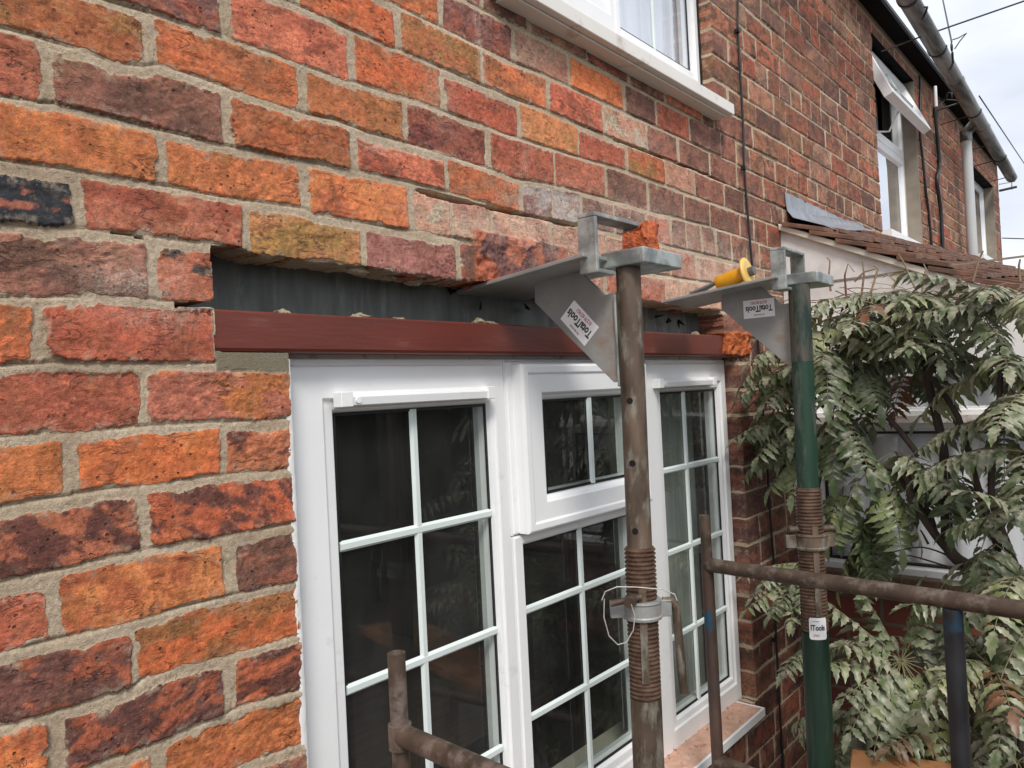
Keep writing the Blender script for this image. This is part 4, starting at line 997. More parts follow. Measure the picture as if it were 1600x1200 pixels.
def put_sticker(gus, cy, cz, ang, w=.084, h=.051):
    """sticker on the gusset's near face; ang turns it in the picture plane (pi = upside down)"""
    Y = Vector((0, -math.cos(ang), math.sin(ang))); Zv = Vector((0, math.sin(ang), math.cos(ang))); X = Vector((-1, 0, 0)); c = Vector((-.0222, cy, cz))
    # text right = Y, text up = Zv
    mb = MB(); pts = []
    mb.prism([c+Y*a+Zv*b for a, b in ((-w/2,-h/2),(w/2,-h/2),(w/2,h/2),(-w/2,h/2))], X*.0006); s = mb.build('sticker', 'sticker_white', gus)
    def T(dy): return lambda p: c+X*.0009+Y*p.x+Zv*(p.y+dy)
    out = []
    out.append(lettering('TotalTools', .0235, None, 'ink_black', 'lettering', gus, bold=.0008, cyl=T(.0)))
    out.append(lettering('On hire from', .0076, None, 'ink_black', 'lettering', gus, bold=.0001, cyl=T(.0180)))
    out.append(lettering('01279 827421', .0112, None, 'ink_red', 'lettering', gus, bold=.0002, cyl=T(-.0172)))
HEAD2 = (Vector((1.936, -.398, -.002)), .034, .90)
O1 = Vector((1.31, -.285, 0)); O2 = HEAD2[0]
head1, gus1 = make_head(O1)
tag(head1, 'nearer galvanised support bracket with tilted sticker, carrying an orange brick chunk', 'bracket', 'bracket heads holding up the brickwork')
head2 = copy_tree(head1); head2.location = O2; head2.rotation_euler.z = HEAD2[1]; head2.scale = (HEAD2[2],)*3
tag(head2, 'farther galvanised support bracket with straight sticker, yellow handled chisel lying on it', 'bracket')
put_sticker(gus1, .118, -.098, math.pi+rad(-47))
gus2 = [o for o in scene.objects if o.parent == head2 and o.name.startswith('gusset')][0]
put_sticker(gus2, .120, -.052, math.pi, .090, .052)

# ------------------------------------------------------------------ steel props
def make_prop(top, zc, zth0, zth1, inner, outer, paint, s=1.0, yaw=0., low=None):
    """top: under the head; zth0..zth1: threaded length, zc: collar height"""
    t = empty('steel_prop', (top.x, top.y, GZ)); H = top.z-GZ
    if low:
        ax = (top-low).normalized(); base = top-ax*((top.z-GZ)/ax.z); t.location = base; t.rotation_euler = Vector((0,0,1)).rotation_difference(ax).to_euler()
    mb = MB(); r = .0242*s; mb.tube([(0,0,zth0-GZ-.25), (0,0,H)], r, 28); inn = mb.build('inner_tube', inner, t)
    mb = MB()
    for z in HOLES:
        d = C_-Vector((top.x, top.y, z)); a = math.atan2(d.y, d.x)+yaw
        n = Vector((math.cos(a), math.sin(a), 0)); c = Vector((0,0,z-GZ))+n*r*.985
        mb = MB(); mb.tube([c, c+n*.0012], .0062, 14); mb.build('pin_hole', 'hole_black', inn)
    R = .0290*s; p = []; rr = []
    mb = MB(); mb.tube([(0,0,.012), (0,0,zth0-GZ-.001)], .0300*s, 28); mb.build('outer_tube', outer, t)
    # thread: helix-like rings
    mb = MB(); z = zth0-GZ; n = int((zth1-zth0)/.0082); pts = []; rs_ = []
    for i in range(n):
        for dz, k in ((0, 0), (.0026, 0), (.0036, 1), (.0058, 1), (.0068, 0)):
            pts.append((0, 0, z+i*.0082+dz)); rs_.append((R-.0022*s) if not k else R+.0012*s)
    pts.append((0, 0, zth1-GZ)); rs_.append(R-.002*s); pts.append((0, 0, zth1-GZ+.0005)); rs_.append(r+.0008)
    mb.tube(pts, rs_, 32, cap=False, smooth=False); th = mb.build('threaded_sleeve', 'rusty_thread', t)
    # slots in the thread for the pin
    d = C_-top; a = math.atan2(d.y, d.x)+yaw+.35; nv = Vector((math.cos(a), math.sin(a), 0)); tv = Vector((-nv.y, nv.x, 0))
    mb = MB(); c = Vector((0,0,(zth0+(zth1-zth0)*.12)-GZ))+nv*(R-.0015)
    mb.prism([c-tv*.007, c+tv*.007, c+tv*.007+nv*.004, c-tv*.007+nv*.004], (0, 0, (zth1-zth0)*.62)); mb.build('slot', 'old_tube', th)
    # collar nut
    mb = MB(); h = .036*s; zc_ = zc-GZ; mb.tube([(0,0,zc_-h/2), (0,0,zc_-h/2+.006), (0,0,zc_-h/2+.0062), (0,0,zc_+h/2-.006), (0,0,zc_+h/2-.0058), (0,0,zc_+h/2)], [.0375*s,.0385*s,.036*s,.036*s,.0385*s,.0375*s], 30, smooth=False)
    side = Vector((R_.x, R_.y, 0)).normalized()
    c = Vector((0,0,zc_)); mb.box((-.008,-.008,-.016), (.020,.008,.016), M=Matrix.Translation(c+side*.036)@Matrix.Rotation(math.atan2(side.y, side.x), 4, 'Z'))
    mb.box((-.020,-.008,-.016), (.012,.008,.016), M=Matrix.Translation(c-side*.042)@Matrix.Rotation(math.atan2(side.y, side.x), 4, 'Z'))
    col = mb.build('collar_nut', COLLAR, t, bevel=.0015)
    mb = MB(); mb.box((-.075,-.075,0), (.075,.075,.010)); mb.build('base_plate', 'old_tube', t)
    return t, col, side
p1t = Vector((1.2985, -.2820, -.001)); D1 = 1.45
HOLES = [AT(979, 627, D1).z, AT(981, 726, D1).z, AT(988, 833, D1).z]; COLLAR = 'galvanised_dull'
zc1 = AT(1000, 958, D1).z
prop1, col1, side = make_prop(p1t, zc1, AT(1005, 1098, D1).z, AT(1000, 860, D1).z, 'old_tube', 'old_tube', None, 1.0, yaw=-.30, low=W(1010, 1110, 'y', -.282))
tag(prop1, 'nearer steel prop, rusty brown with drilled holes, thread and hanging collar handle', 'prop', 'steel props holding the brackets')
cz = zc1-GZ
mb = MB(); a = Vector((0,0,cz)); mb.tube([a+side*.040+Vector((0,0,.012)), a+side*.058+Vector((0,0,.012)), a+side*.066+Vector((0,0,-.002)), a+side*.068+Vector((0,0,-.05)), a+side*.074+Vector((0,0,-.165))], [.008,.0085,.0085,.0085,.0085], 12); mb.build('handle', 'old_tube', col1)
fw = Vector((C_.x-p1t.x, C_.y-p1t.y, 0)).normalized()
mb = MB(); mb.tube([a+fw*.033-side*.018+Vector((0,0,.026)), a+fw*.052-side*.024+Vector((0,0,.024))], .011, 10); mb.tube([a+fw*.030-side*.06+Vector((0,0,.018)), a+fw*.034+side*.0+Vector((0,0,.030))], .0065, 8); mb.build('pin', 'rusty_tube', prop1)
mb = MB(); loop = [(-.075,.030),(-.068,.046),(-.045,.054),(-.01,.052),(.04,.046),(.062,.036),(.066,.024)]
mb.tube([a+fw*.048+side*x+Vector((0,0,z)) for x, z in loop], .0012, 6)
loop = [(-.070,.034),(-.072,.0),(-.064,-.035),(-.048,-.052),(-.032,-.048),(-.018,-.026),(-.014,.0),(-.020,.022)]
mb.tube([a+fw*.054+side*x+Vector((0,0,z)) for x, z in loop], .0012, 6); mb.build('pin_wire', 'wire_pale', prop1)

S2 = HEAD2[2]
p2t = W(1249.5, 470, 'y', O2.y); p2t.z = O2.z-.0005; p2q = W(1279, 1110, 'y', O2.y); p2t = p2t+(p2t-p2q)*0; 
D2 = F_.dot(p2t-C_); HOLES = []; COLLAR = 'old_tube'
prop2, col2, side = make_prop(p2t, AT(1262, 842, D2).z, AT(1268, 980, D2).z, AT(1262, 760, D2).z, 'green_paint', 'dark_green_paint', None, 1.05, low=p2q)
tag(prop2, 'farther steel prop, green painted with threaded sleeve, among the shrub leaves', 'prop', 'steel props holding the brackets')
a = Vector((0,0,AT(1262, 842, D2).z-GZ))
mb = MB(); mb.tube([a-side*.052+Vector((0,0,.028)), a+side*.060+Vector((0,0,.028))], .0085, 10); mb.build('handle', 'rusty_tube', col2)
mat('worn_green', (.014,.036,.026), rough=.5, var=.3, scale=20, col2=(.085,.072,.055), c2pos=(.42,.52), c2scale=20, stretch=(1.5,1.5,.3), bump=.4, bscale=80, bdist=.001)
mb = MB(); mb.tube([(0,0,p2t.z-GZ-.19), (0,0,p2t.z-GZ-.001)], .0242*1.05+.0004, 28, cap=False); 
mb.build('worn_tube_top', 'worn_green', prop2)
# remnant of a sticker wrapped round the green tube
zz = AT(1266, 972, D2).z-GZ; Rr = .0300*1.05+.0004; vdir = math.atan2(C_.y-p2t.y, C_.x-p2t.x)+.35
mb = MB(); vs = []; n_ = 14
for i in range(n_+1):
    an = vdir+(-.75+1.35*i/n_); e = 0 if 0 < i < n_ else .004
    for z in (-.026+e, .026-e): vs.append((Rr*math.cos(an), Rr*math.sin(an), zz+z))
mb.add(vs, [(i*2, i*2+2, i*2+3, i*2+1) for i in range(n_)], True); st_ = mb.build('sticker', 'sticker_white', prop2)
def wrap(dz, off=0.):
    def f(p):
        an = vdir+(p.x+off)/Rr-.05
        return Vector(((Rr+.0005)*math.cos(an), (Rr+.0005)*math.sin(an), zz+p.y+dz))
    return f
lettering('lTools', .0180, None, 'ink_black', 'lettering', st_, bold=.0006, cyl=wrap(.002, -.002))
lettering('27421', .0080, None, 'ink_red', 'lettering', st_, bold=.0001, cyl=wrap(-.016, -.006))
lettering('ire from', .0062, None, 'ink_black', 'lettering', st_, cyl=wrap(.018, -.006))

# ------------------------------------------------------------------ brick chunk and chisel resting on the brackets
def chunk(c, sx, sy, sz, seed, spike=0.):
    bm = bmesh.new(); bmesh.ops.create_cube(bm, size=1); bmesh.ops.subdivide_edges(bm, edges=bm.edges[:], cuts=14, use_grid_fill=True)
    for v in bm.verts:
        p = v.co.copy(); q_ = Vector((p.x*sx, p.y*sy, p.z*sz))
        if spike and p.z > 0: q_.z += spike*max(0, (-p.y+.1))*p.z*1.3; 
        n = mnoise.noise_vector(q_*30+Vector((seed, 0, 0)))*.008+mnoise.noise_vector(q_*240)*.0016
        cl = mnoise.cell_vector(q_*46+Vector((seed, 1, 2)))-Vector((.5,.5,.5)); n = n+cl*.006
        if p.z < -.49: n.z = 0
        v.co = q_+n
    me = bpy.data.meshes.new('brick_chunk'); bm.to_mesh(me); bm.free(); me.materials.append(MATS['brick_core'])
    o = bpy.data.objects.new('brick_chunk', me); C.objects.link(o); o.location = c
    for p_ in me.polygons: p_.use_smooth = False
    return o
ch = chunk(Vector((O1.x+.012, O1.y-.015, .031+.021)), .046, .055, .042, 3, .022)
tag(ch, 'bright orange broken brick chunk resting on the nearer bracket', 'brick piece')
# chisel
XB = O2.x-.035*S2
a = W(1088, 457, 'x', XB); b = W(1120, 443, 'x', XB); c = W(1165, 427, 'x', XB); d = W(1178, 424, 'x', XB)
ax = (c-b).normalized(); k = 1.2*D2/1.97
ce = empty('bolster_chisel', tuple(b)); tag(ce, 'bolster chisel with yellow grip and round hand guard', 'chisel')
mb = MB(); up = Vector((0,0,1)); sd_ = ax.cross(up).normalized(); fl = (a-b)
mb.prism([b+sd_*.008, b-sd_*.008, b+fl*1.1-sd_*.026-up*.004, b+fl*1.1+sd_*.026-up*.004], up*.006); part(mb, 'blade', 'tool_steel', ce, bevel=.001)
mb = MB(); L_ = (c-b).length; pts = [b+ax*L_*t for t in (0, .05, .25, .5, .75, 1)]; mb.tube(pts, [.013*k,.0165*k,.0155*k,.018*k,.0165*k,.0155*k], 20); part(mb, 'grip', 'yellow_grip', ce)
mb = MB(); n_ = 20; mb.tube([c-ax*.002, c+ax*.002, c+ax*.007, c+ax*.010], [.018*k,.034*k,.035*k,.026*k], 24); part(mb, 'hand_guard', 'yellow_guard', ce)
mb = MB(); mb.tube([c+ax*.008, c+ax*.024], .0105*k, 14); part(mb, 'striking_end', 'tool_steel', ce)

# ------------------------------------------------------------------ steel trestles
def seg(mb, a, b, r, n=18): mb.tube([a, b], r, n)
A0 = AT(619, 1020, 1.2); A1 = AT(632, 1150, 1.19); A2 = AT(772, 1212, 1.02)
tA = empty('steel_trestle', (A0.x, A0.y, GZ)); tag(tA, 'rusty steel trestle with an open tube end, standing nearer under the big window', 'trestle', 'steel trestles')
mb = MB()
def open_tube(mb, a, b, r, th=.0025, n=20):
    ax = (b-a).normalized(); mb.tube([a, b], r, n, cap=False); mb.tube([b-ax*.0001, b-ax*.12], r-th, n, cap=False)
    u = ax.orthogonal().normalized(); w = ax.cross(u)
    o_ = [b+(u*math.cos(2*math.pi*k/n)+w*math.sin(2*math.pi*k/n))*r for k in range(n)]; i_ = [b+(u*math.cos(2*math.pi*k/n)+w*math.sin(2*math.pi*k/n))*(r-th) for k in range(n)]
    mb.add(o_+i_, [(k, (k+1) % n, n+(k+1) % n, n+k) for k in range(n)])
open_tube(mb, Vector((A0.x, A0.y, GZ+.02)), A0, .0140); part(mb, 'upright', 'rusty_tube', tA)
mb = MB(); dA = (A2-A1); e_ = A1+dA*2.4; seg(mb, Vector((A0.x, A0.y, A1.z)), e_, .0165); part(mb, 'top_rail', 'rusty_tube', tA)
mb = MB(); seg(mb, Vector((e_.x, e_.y, GZ+.02)), e_, .014); part(mb, 'upright', 'rusty_tube', tA)
mb = MB(); seg(mb, Vector((A0.x, A0.y, GZ+.25)), Vector((e_.x, e_.y, GZ+.25)), .013); part(mb, 'lower_rail', 'rusty_tube', tA)
mb = MB(); 
for dx in (-.0,): mb.tube([(A0.x, A0.y, A1.z+.016), (A0.x, A0.y, A1.z-.022)], .0185, 18)
part(mb, 'weld_collar', 'rusty_tube', tA)
B0 = AT(1101, 805, 2.0); B1 = AT(1107, 882, 2.0); B2 = AT(1600, 953, 1.43); BL = AT(1485, 945, 1.52)
tB = empty('steel_trestle', (B0.x, B0.y, GZ)); tag(tB, 'blue flecked steel trestle with a long brown rail crossing before the shrub', 'trestle', 'steel trestles')
mb = MB(); open_tube(mb, Vector((B0.x, B0.y, B1.z-.001)), B0, .0140); part(mb, 'upright', 'rusty_tube', tB)
mb = MB(); seg(mb, Vector((B0.x, B0.y, GZ+.02)), Vector((B0.x, B0.y, B1.z)), .0155); part(mb, 'upright', 'rusty_blue', tB)
dB = B2-B1; P0 = Vector((B0.x, B0.y, B1.z)); P1 = P0+dB*1.25
mb = MB(); seg(mb, P0, P1, .0180); part(mb, 'top_rail', 'rusty_tube', tB)
mb = MB(); mb.tube([P0+dB.normalized()*.012, P0+dB.normalized()*.020], [.0195,.0185], 16); part(mb, 'weld_collar', 'rusty_tube', tB)
tl = (BL-P0).dot(dB)/dB.dot(dB); PL = P0+dB*tl
mb = MB(); seg(mb, Vector((PL.x, PL.y, GZ+.02)), PL-Vector((0,0,.016)), .0185); part(mb, 'leg', 'dark_blue_leg', tB)
zlr = AT(1125, 1186, 2.0).z
mb = MB(); seg(mb, Vector((B0.x, B0.y, zlr)), Vector((P1.x, P1.y, zlr+(P1.z-P0.z))), .0165); part(mb, 'lower_rail', 'rusty_tube', tB)
mb = MB(); seg(mb, Vector((P1.x, P1.y, GZ+.02)), P1, .015); part(mb, 'upright', 'rusty_tube', tB)
zb = -1.17; b0 = W(1331, 1169, 'z', zb); b1 = W(1560, 1203, 'z', zb); b2 = W(1309, 1202, 'z', zb)
u_ = (b1-b0).normalized(); w_ = (b2-b0); w_ = (w_-u_*w_.dot(u_)); w_.z = 0
sbd = empty('scaffold_board', tuple(b0)); mb = MB()
mb.prism([b0, b0+u_*.9, b0+u_*.9+w_.normalized()*.225, b0+w_.normalized()*.225], (0, 0, -.035)); o = mb.build('scaffold_board', 'board_wood', None, bevel=.003); bpy.data.objects.remove(sbd)
tag(o, 'orange brown timber board end lying low beside the shrub', 'board')
# trestle carrying the board
tC = empty('board_stand', tuple(b0+u_*.4)); tC.location.z = GZ; tag(tC, 'low steel stand under the timber board', 'stand')
mb = MB(); pc = b0+u_*.4+w_.normalized()*.11; seg(mb, Vector((pc.x, pc.y, GZ)), Vector((pc.x, pc.y, zb-.06)), .016); part(mb, 'post', 'rusty_tube', tC)
mb = MB(); mb.box((pc.x-.12, pc.y-.12, zb-.060), (pc.x+.12, pc.y+.12, zb-.036)); part(mb, 'head_plate', 'rusty_tube', tC)
# ------------------------------------------------------------------ mahonia shrub
def leaf_mat():
    m = bpy.data.materials.new('leaf'); m.use_nodes = True; nt = m.node_tree; L = nt.links.new; b = nt.nodes['Principled BSDF']; MATS['leaf'] = m
    at = N(nt, 'ShaderNodeAttribute'); at.attribute_name = 'tint'
    sp = N(nt, 'ShaderNodeSeparateColor'); L(at.outputs['Color'], sp.inputs[0])
    cr = N(nt, 'ShaderNodeValToRGB'); cr.color_ramp.elements[0].color = (.048,.085,.030,1); cr.color_ramp.elements[1].color = (.33,.32,.23,1)
    e = cr.color_ramp.elements.new(.35); e.color = (.095,.140,.055,1); e = cr.color_ramp.elements.new(.7); e.color = (.165,.210,.105,1); e = cr.color_ramp.elements.new(.88); e.color = (.22,.27,.08,1)
    L(sp.outputs[0], cr.inputs[0])
    tc = N(nt, 'ShaderNodeTexCoord'); n = N(nt, 'ShaderNodeTexNoise'); n.inputs['Scale'].default_value = 55; n.inputs['Detail'].default_value = 6; L(tc.outputs['Object'], n.inputs['Vector'])
    mr = N(nt, 'ShaderNodeMapRange'); mr.inputs[1].default_value = .38; mr.inputs[2].default_value = .66; L(n.outputs['Fac'], mr.inputs[0])
    ge = N(nt, 'ShaderNodeNewGeometry'); sx = N(nt, 'ShaderNodeSeparateXYZ'); L(ge.outputs['Normal'], sx.inputs[0])
    ab = N(nt, 'ShaderNodeMath', operation='ABSOLUTE'); L(sx.outputs[2], ab.inputs[0])      # building dust settles on level leaves
    mu = N(nt, 'ShaderNodeMath', operation='MULTIPLY'); L(mr.outputs[0], mu.inputs[0]); L(ab.outputs[0], mu.inputs[1])
    mu2 = N(nt, 'ShaderNodeMath', operation='MULTIPLY'); L(mu.outputs[0], mu2.inputs[0]); mu2.inputs[1].default_value = .82
    x = N(nt, 'ShaderNodeMix', data_type='RGBA'); L(mu2.outputs[0], x.inputs['Factor']); L(cr.outputs[0], x.inputs['A']); x.inputs['B'].default_value = (.62,.54,.44,1)
    # red-brown and yellow single leaves
    y = N(nt, 'ShaderNodeMix', data_type='RGBA'); L(sp.outputs[1], y.inputs['Factor']); L(x.outputs['Result'], y.inputs['A']); y.inputs['B'].default_value = (.20,.075,.04,1)
    L(y.outputs['Result'], b.inputs['Base Color']); b.inputs['Roughness'].default_value = .36; b.inputs['Specular IOR Level'].default_value = .45
    tr = N(nt, 'ShaderNodeBsdfTranslucent'); L(y.outputs['Result'], tr.inputs[0]); ms = N(nt, 'ShaderNodeMixShader'); ms.inputs[0].default_value = .15
    L(b.outputs[0], ms.inputs[1]); L(tr.outputs[0], ms.inputs[2]); L(ms.outputs[0], nt.nodes['Material Output'].inputs[0])
leaf_mat()
mat('bark', (.050,.034,.026), rough=.9, var=.4, scale=30, bump=.8, bscale=90, stretch=(1,1,.4), bdist=.003)
mat('rachis', (.17,.15,.075), rough=.6, var=.2, scale=30)
mat('dry_twig', (.26,.18,.11), rough=.8, var=.3, scale=14, col2=(.16,.06,.05), c2pos=(.5,.6), c2scale=5)
class Foliage:
    def __init__(s): s.v = []; s.f = []; s.t = []; s.stem = MB()
    def leaflet(s, p, d, nrm, ln, w, tint, fold, curl):
        d = d.normalized(); sdv = d.cross(nrm).normalized(); nn = sdv.cross(d).normalized()
        n0 = len(s.v); prof = [(0,.10),(.10,.62),(.17,.48),(.30,.95),(.37,.66),(.52,.92),(.60,.55),(.76,.58),(.83,.28),(1.0,.0)]
        mid = []; le = []; ri = []
        for t, k in prof:
            c = p+d*(ln*t)-nn*(curl*ln*t*t)
            mid.append(c)
            if k > 0:
                le.append(c+sdv*(w*k)+nn*(fold*w*k)+d*(.0 if k < .6 else ln*.03)); ri.append(c-sdv*(w*k)+nn*(fold*w*k)+d*(.0 if k < .6 else ln*.03))
        M_ = len(mid); s.v += mid+le+ri; ol, orr = n0+M_, n0+M_+len(le)
        for i in range(M_-2):
            s.f.append((n0+i, n0+i+1, ol+i+1, ol+i)); s.f.append((n0+i+1, n0+i, orr+i, orr+i+1))
        s.f.append((n0+M_-2, n0+M_-1, ol+M_-2)); s.f.append((n0+M_-1, n0+M_-2, orr+M_-2))
        s.t += [tint]*(M_+len(le)+len(ri))
    def frond(s, p, d, ln, pairs, droop, r, lsz=.052, tint=None, bare=.16, wf=1.0):
        d = d.normalized(); up = Vector((0,0,1)); base = r.random() if tint is None else tint
        pts = []; c = p.copy(); dd = d.copy(); st = ln/12
        for i in range(13): pts.append(c.copy()); c += dd*st; dd = (dd-up*(droop/12)).normalized()
        s.stem.tube(pts, [.0022-.0012*i/12 for i in range(13)], 5, cap=False)
        red = 0.0 if r.random() > .008 else r.uniform(.3, .9)
        miss = r.random() < .15
        for k in range(pairs):
            t = bare+(1-bare)*(k+.5)/pairs; f_ = t*12; i = min(11, int(f_)); q_ = pts[i].lerp(pts[i+1], f_-i); tg = (pts[i+1]-pts[i]).normalized()
            sd_ = tg.cross(up); sd_ = sd_.normalized() if sd_.length > 1e-3 else Vector((1,0,0)); nn = sd_.cross(tg).normalized()
            sz = lsz*(.72+.5*math.sin(math.pi*min(1, t*.9+.12)))*r.uniform(.88, 1.12)
            for sg in (1, -1):
                if miss and r.random() < .3: continue
                ld = (sd_*sg*1.0+tg*r.uniform(.25, .5)-nn*r.uniform(-.05, .42)).normalized()
                nv = (nn+sd_*sg*.2+Vector((r.uniform(-.22,.22), r.uniform(-.22,.22), 0))).normalized()
                s.leaflet(q_, ld, nv, sz, sz*r.uniform(.17, .215)*wf, (min(1, max(0, base*.8+r.random()*.25)), red if r.random() > .3 else 0, 0, 1), r.uniform(.15, .5), r.uniform(.2, .75))
        tg = (pts[-1]-pts[-2]).normalized(); s.leaflet(pts[-1], tg, Vector((0,0,1)), lsz*1.05, lsz*.26, (base*.8, red, 0, 1), .2, .3)
    def rosette(s, c, n, ln, r, el=(-10, 50), lsz=.052, az=None, droop=(.5, 1.3), tilt=None, pairs=(8, 11)):
        ph = r.random()*6.28
        for i in range(n):
            a = ph+i*2.4+r.uniform(-.25,.25) if az is None else rad(r.uniform(*az)); e = rad(r.uniform(*el))
            d = Vector((math.cos(a)*math.cos(e), math.sin(a)*math.cos(e), math.sin(e)))
            s.frond(c, d, ln*r.uniform(.75, 1.15), r.randint(*pairs), r.uniform(*droop), r, lsz)
    def build(s, name, parent):
        me = bpy.data.meshes.new(name); me.from_pydata([tuple(v) for v in s.v], [], s.f); me.update()
        me.polygons.foreach_set('use_smooth', [True]*len(me.polygons))
        at = me.attributes.new('tint', 'FLOAT_COLOR', 'POINT'); at.data.foreach_set('color', [x for t in s.t for x in t])
        me.materials.append(MATS['leaf']); o = bpy.data.objects.new(name, me); C.objects.link(o); o.parent = parent; o.matrix_parent_inverse = parent_inv(parent)
        o['kind'] = 'stuff'
        st = part(s.stem, 'leaf_stalks', 'rachis', parent); st['kind'] = 'stuff'
        return o
r = random.Random(21)
sb_ = AT(1600, 1010, 2.0); shrub = empty('mahonia_shrub', (sb_.x+.12, sb_.y-.05, GZ)); tag(shrub, 'tall dusty mahonia shrub with bare brown stems spreading before the bay', 'shrub')
F1 = Foliage()
def allowed(p):  # keep the foliage in front of the wall and of the bay
    return p.y < -.04 and p.x < 2.80
UP = [(1272,560,2.4,12),(1292,530,2.3,13),(1345,525,2.3,12),(1400,530,2.3,11),(1275,505,2.35,14),(1330,478,2.38,15),(1385,485,2.3,15),(1440,482,2.25,16),(1500,478,2.15,15),(1555,470,2.05,15),(1605,480,1.95,14),
      (1300,570,2.4,9),(1365,560,2.3,9),(1425,560,2.3,6),(1500,555,2.15,6),(1560,560,2.0,8),(1610,600,1.9,13),
      (1570,640,2.0,7),(1608,700,1.9,9),(1592,755,1.95,5),(1615,810,1.85,9),(1605,890,1.85,8),(1625,950,1.8,7)]
for (u, v, d, n) in UP:
    F1.rosette(AT(u, v+(2 if v < 520 else 8), d), max(4, int(n*.45)), .26, r, el=(-35, 40), lsz=.060)
# single hanging sprays
SP = [(1310,640,2.35,4,-40),(1345,570,2.3,3,-50),(1398,705,2.25,3,-25),(1385,745,2.25,3,-60),(1480,735,2.15,4,-30),(1555,850,2.0,3,-20),(1360,790,2.3,3,-75),(1350,830,2.35,3,-70),(1318,760,2.35,2,-50)]
for (u, v, d, n, e) in SP: F1.rosette(AT(u, v, d), n, .21, r, el=(e-18, e+22), lsz=.062, droop=(.6, 1.4))
# sprays left of the farther prop, close to the wall
for (u, v, d, n) in ((1262,600,2.45,6),(1245,650,2.5,7),(1258,700,2.5,5)):
    F1.rosette(AT(u, v, d), n, .20, r, el=(-45, 15), az=(75, 200), lsz=.058, droop=(.4, 1.0))
for (u, v, d, n) in ((1255,880,2.45,9),(1262,905,2.4,7)):
    F1.rosette(AT(u, v, d), n, .21, r, el=(-22, 22), az=(85, 210), lsz=.042, droop=(.3, .9))
fo = F1.build('foliage', shrub)
def limb(pts, r0, r1, nm='stem', par=shrub, m='bark', n=9):
    q_ = [AT(*p) for p in pts]; out = []; rr = []
    for i in range(len(q_)-1):
        for s_ in range(5):
            t = s_/5; p0, p1, p2, p3 = q_[max(i-1,0)], q_[i], q_[i+1], q_[min(i+2, len(q_)-1)]
            out.append(.5*((2*p1)+(-p0+p2)*t+(2*p0-5*p1+4*p2-p3)*t*t+(-p0+3*p1-3*p2+p3)*t*t*t)+Vector((mnoise.noise(p1*9+Vector((t,0,0))), mnoise.noise(p1*7), 0))*.004)
    out.append(q_[-1]); M_ = len(out); mb = MB(); mb.tube(out, [r0+(r1-r0)*i/(M_-1) for i in range(M_)], n); return part(mb, nm, m, par)
limb([(1640,1330,2.05),(1625,1100,2.03),(1590,960,2.03),(1545,905,2.08),(1487,866,2.12),(1478,820,2.14),(1476,760,2.15),(1472,690,2.18),(1452,600,2.2),(1458,540,2.2),(1470,490,2.2)], .021, .009, 'trunk')
limb([(1500,880,2.11),(1455,828,2.15),(1425,780,2.18),(1412,738,2.2),(1350,722,2.28),(1315,680,2.32),(1290,640,2.35)], .013, .006)
limb([(1462,840,2.16),(1450,800,2.2),(1415,760,2.22),(1400,720,2.24)], .009, .006)
limb([(1437,712,2.2),(1405,672,2.24),(1375,640,2.27),(1340,590,2.3)], .009, .006)
limb([(1560,860,2.03),(1530,770,2.08),(1512,700,2.1),(1495,650,2.12),(1455,590,2.16)], .011, .007)
limb([(1590,900,2.0),(1565,830,2.0),(1548,760,2.0),(1560,640,2.0),(1565,540,2.0)], .011, .006)
limb([(1490,872,2.12),(1440,855,2.16),(1385,865,2.2)], .003, .0015); limb([(1450,850,2.15),(1438,828,2.17)], .004, .002); limb([(1480,885,2.12),(1420,868,2.18),(1392,872,2.2)], .0028, .0014)
limb([(1472,690,2.18),(1440,560,2.25),(1380,500,2.3)], .007, .004); limb([(1290,640,2.35),(1262,615,2.42),(1245,640,2.48)], .006, .003); limb([(1300,650,2.35),(1275,780,2.4),(1258,890,2.42)], .005, .003)
# dry climber stems lying over the top
mb = MB(); r = random.Random(5)
for i in range(50):
    u = r.uniform(1265, 1610); v = 463+r.gauss(0, 7)+max(0, u-1480)*.05-(u-1430)*.02; d = 2.42-(u-1265)*.0011+r.uniform(-.12, .08)
    p = AT(u, v, d); a = r.uniform(0, 6.28) if r.random() < .25 else rad(-52)+r.gauss(0, .35); e = r.gauss(0, .22); ln = r.uniform(.06, .30)
    dd = Vector((math.cos(a)*math.cos(e), math.sin(a)*math.cos(e), math.sin(e))); pts = []; w = r.uniform(-.5, .5)
    for k in range(7): pts.append(p.copy()); p = p+dd*(ln/6); dd = (dd+Vector((r.gauss(0,.26), r.gauss(0,.26), r.gauss(0,.2)-.05))).normalized()
    mb.tube(pts, r.uniform(.0007, .0018), 4, cap=False)
o = part(mb, 'dry_twigs', 'dry_twig', shrub); o['kind'] = 'stuff'
mb = MB()
TW = [[(1298,455),(1295,430),(1297,408),(1292,402)],[(1322,462),(1320,430),(1325,412),(1335,425)],[(1345,470),(1350,430),(1348,408)],[(1360,460),(1372,420),(1366,414)],[(1440,470),(1425,440),(1412,410),(1403,396)],
      [(1440,470),(1442,440),(1447,420),(1443,412)],[(1394,450),(1405,430),(1416,424)],[(1520,440),(1530,405),(1536,392)],[(1594,440),(1592,415),(1594,405)],[(1400,440),(1390,432),(1410,425)],[(1335,440),(1350,425),(1368,420)]]
for t in TW: mb.tube([AT(u, v, 2.3-(u-1290)*.0008) for u, v in t], [.0034, .0028, .0022, .0016][:len(t)], 6)
o = part(mb, 'bare_shoots', 'dry_twig', shrub); o['kind'] = 'stuff'

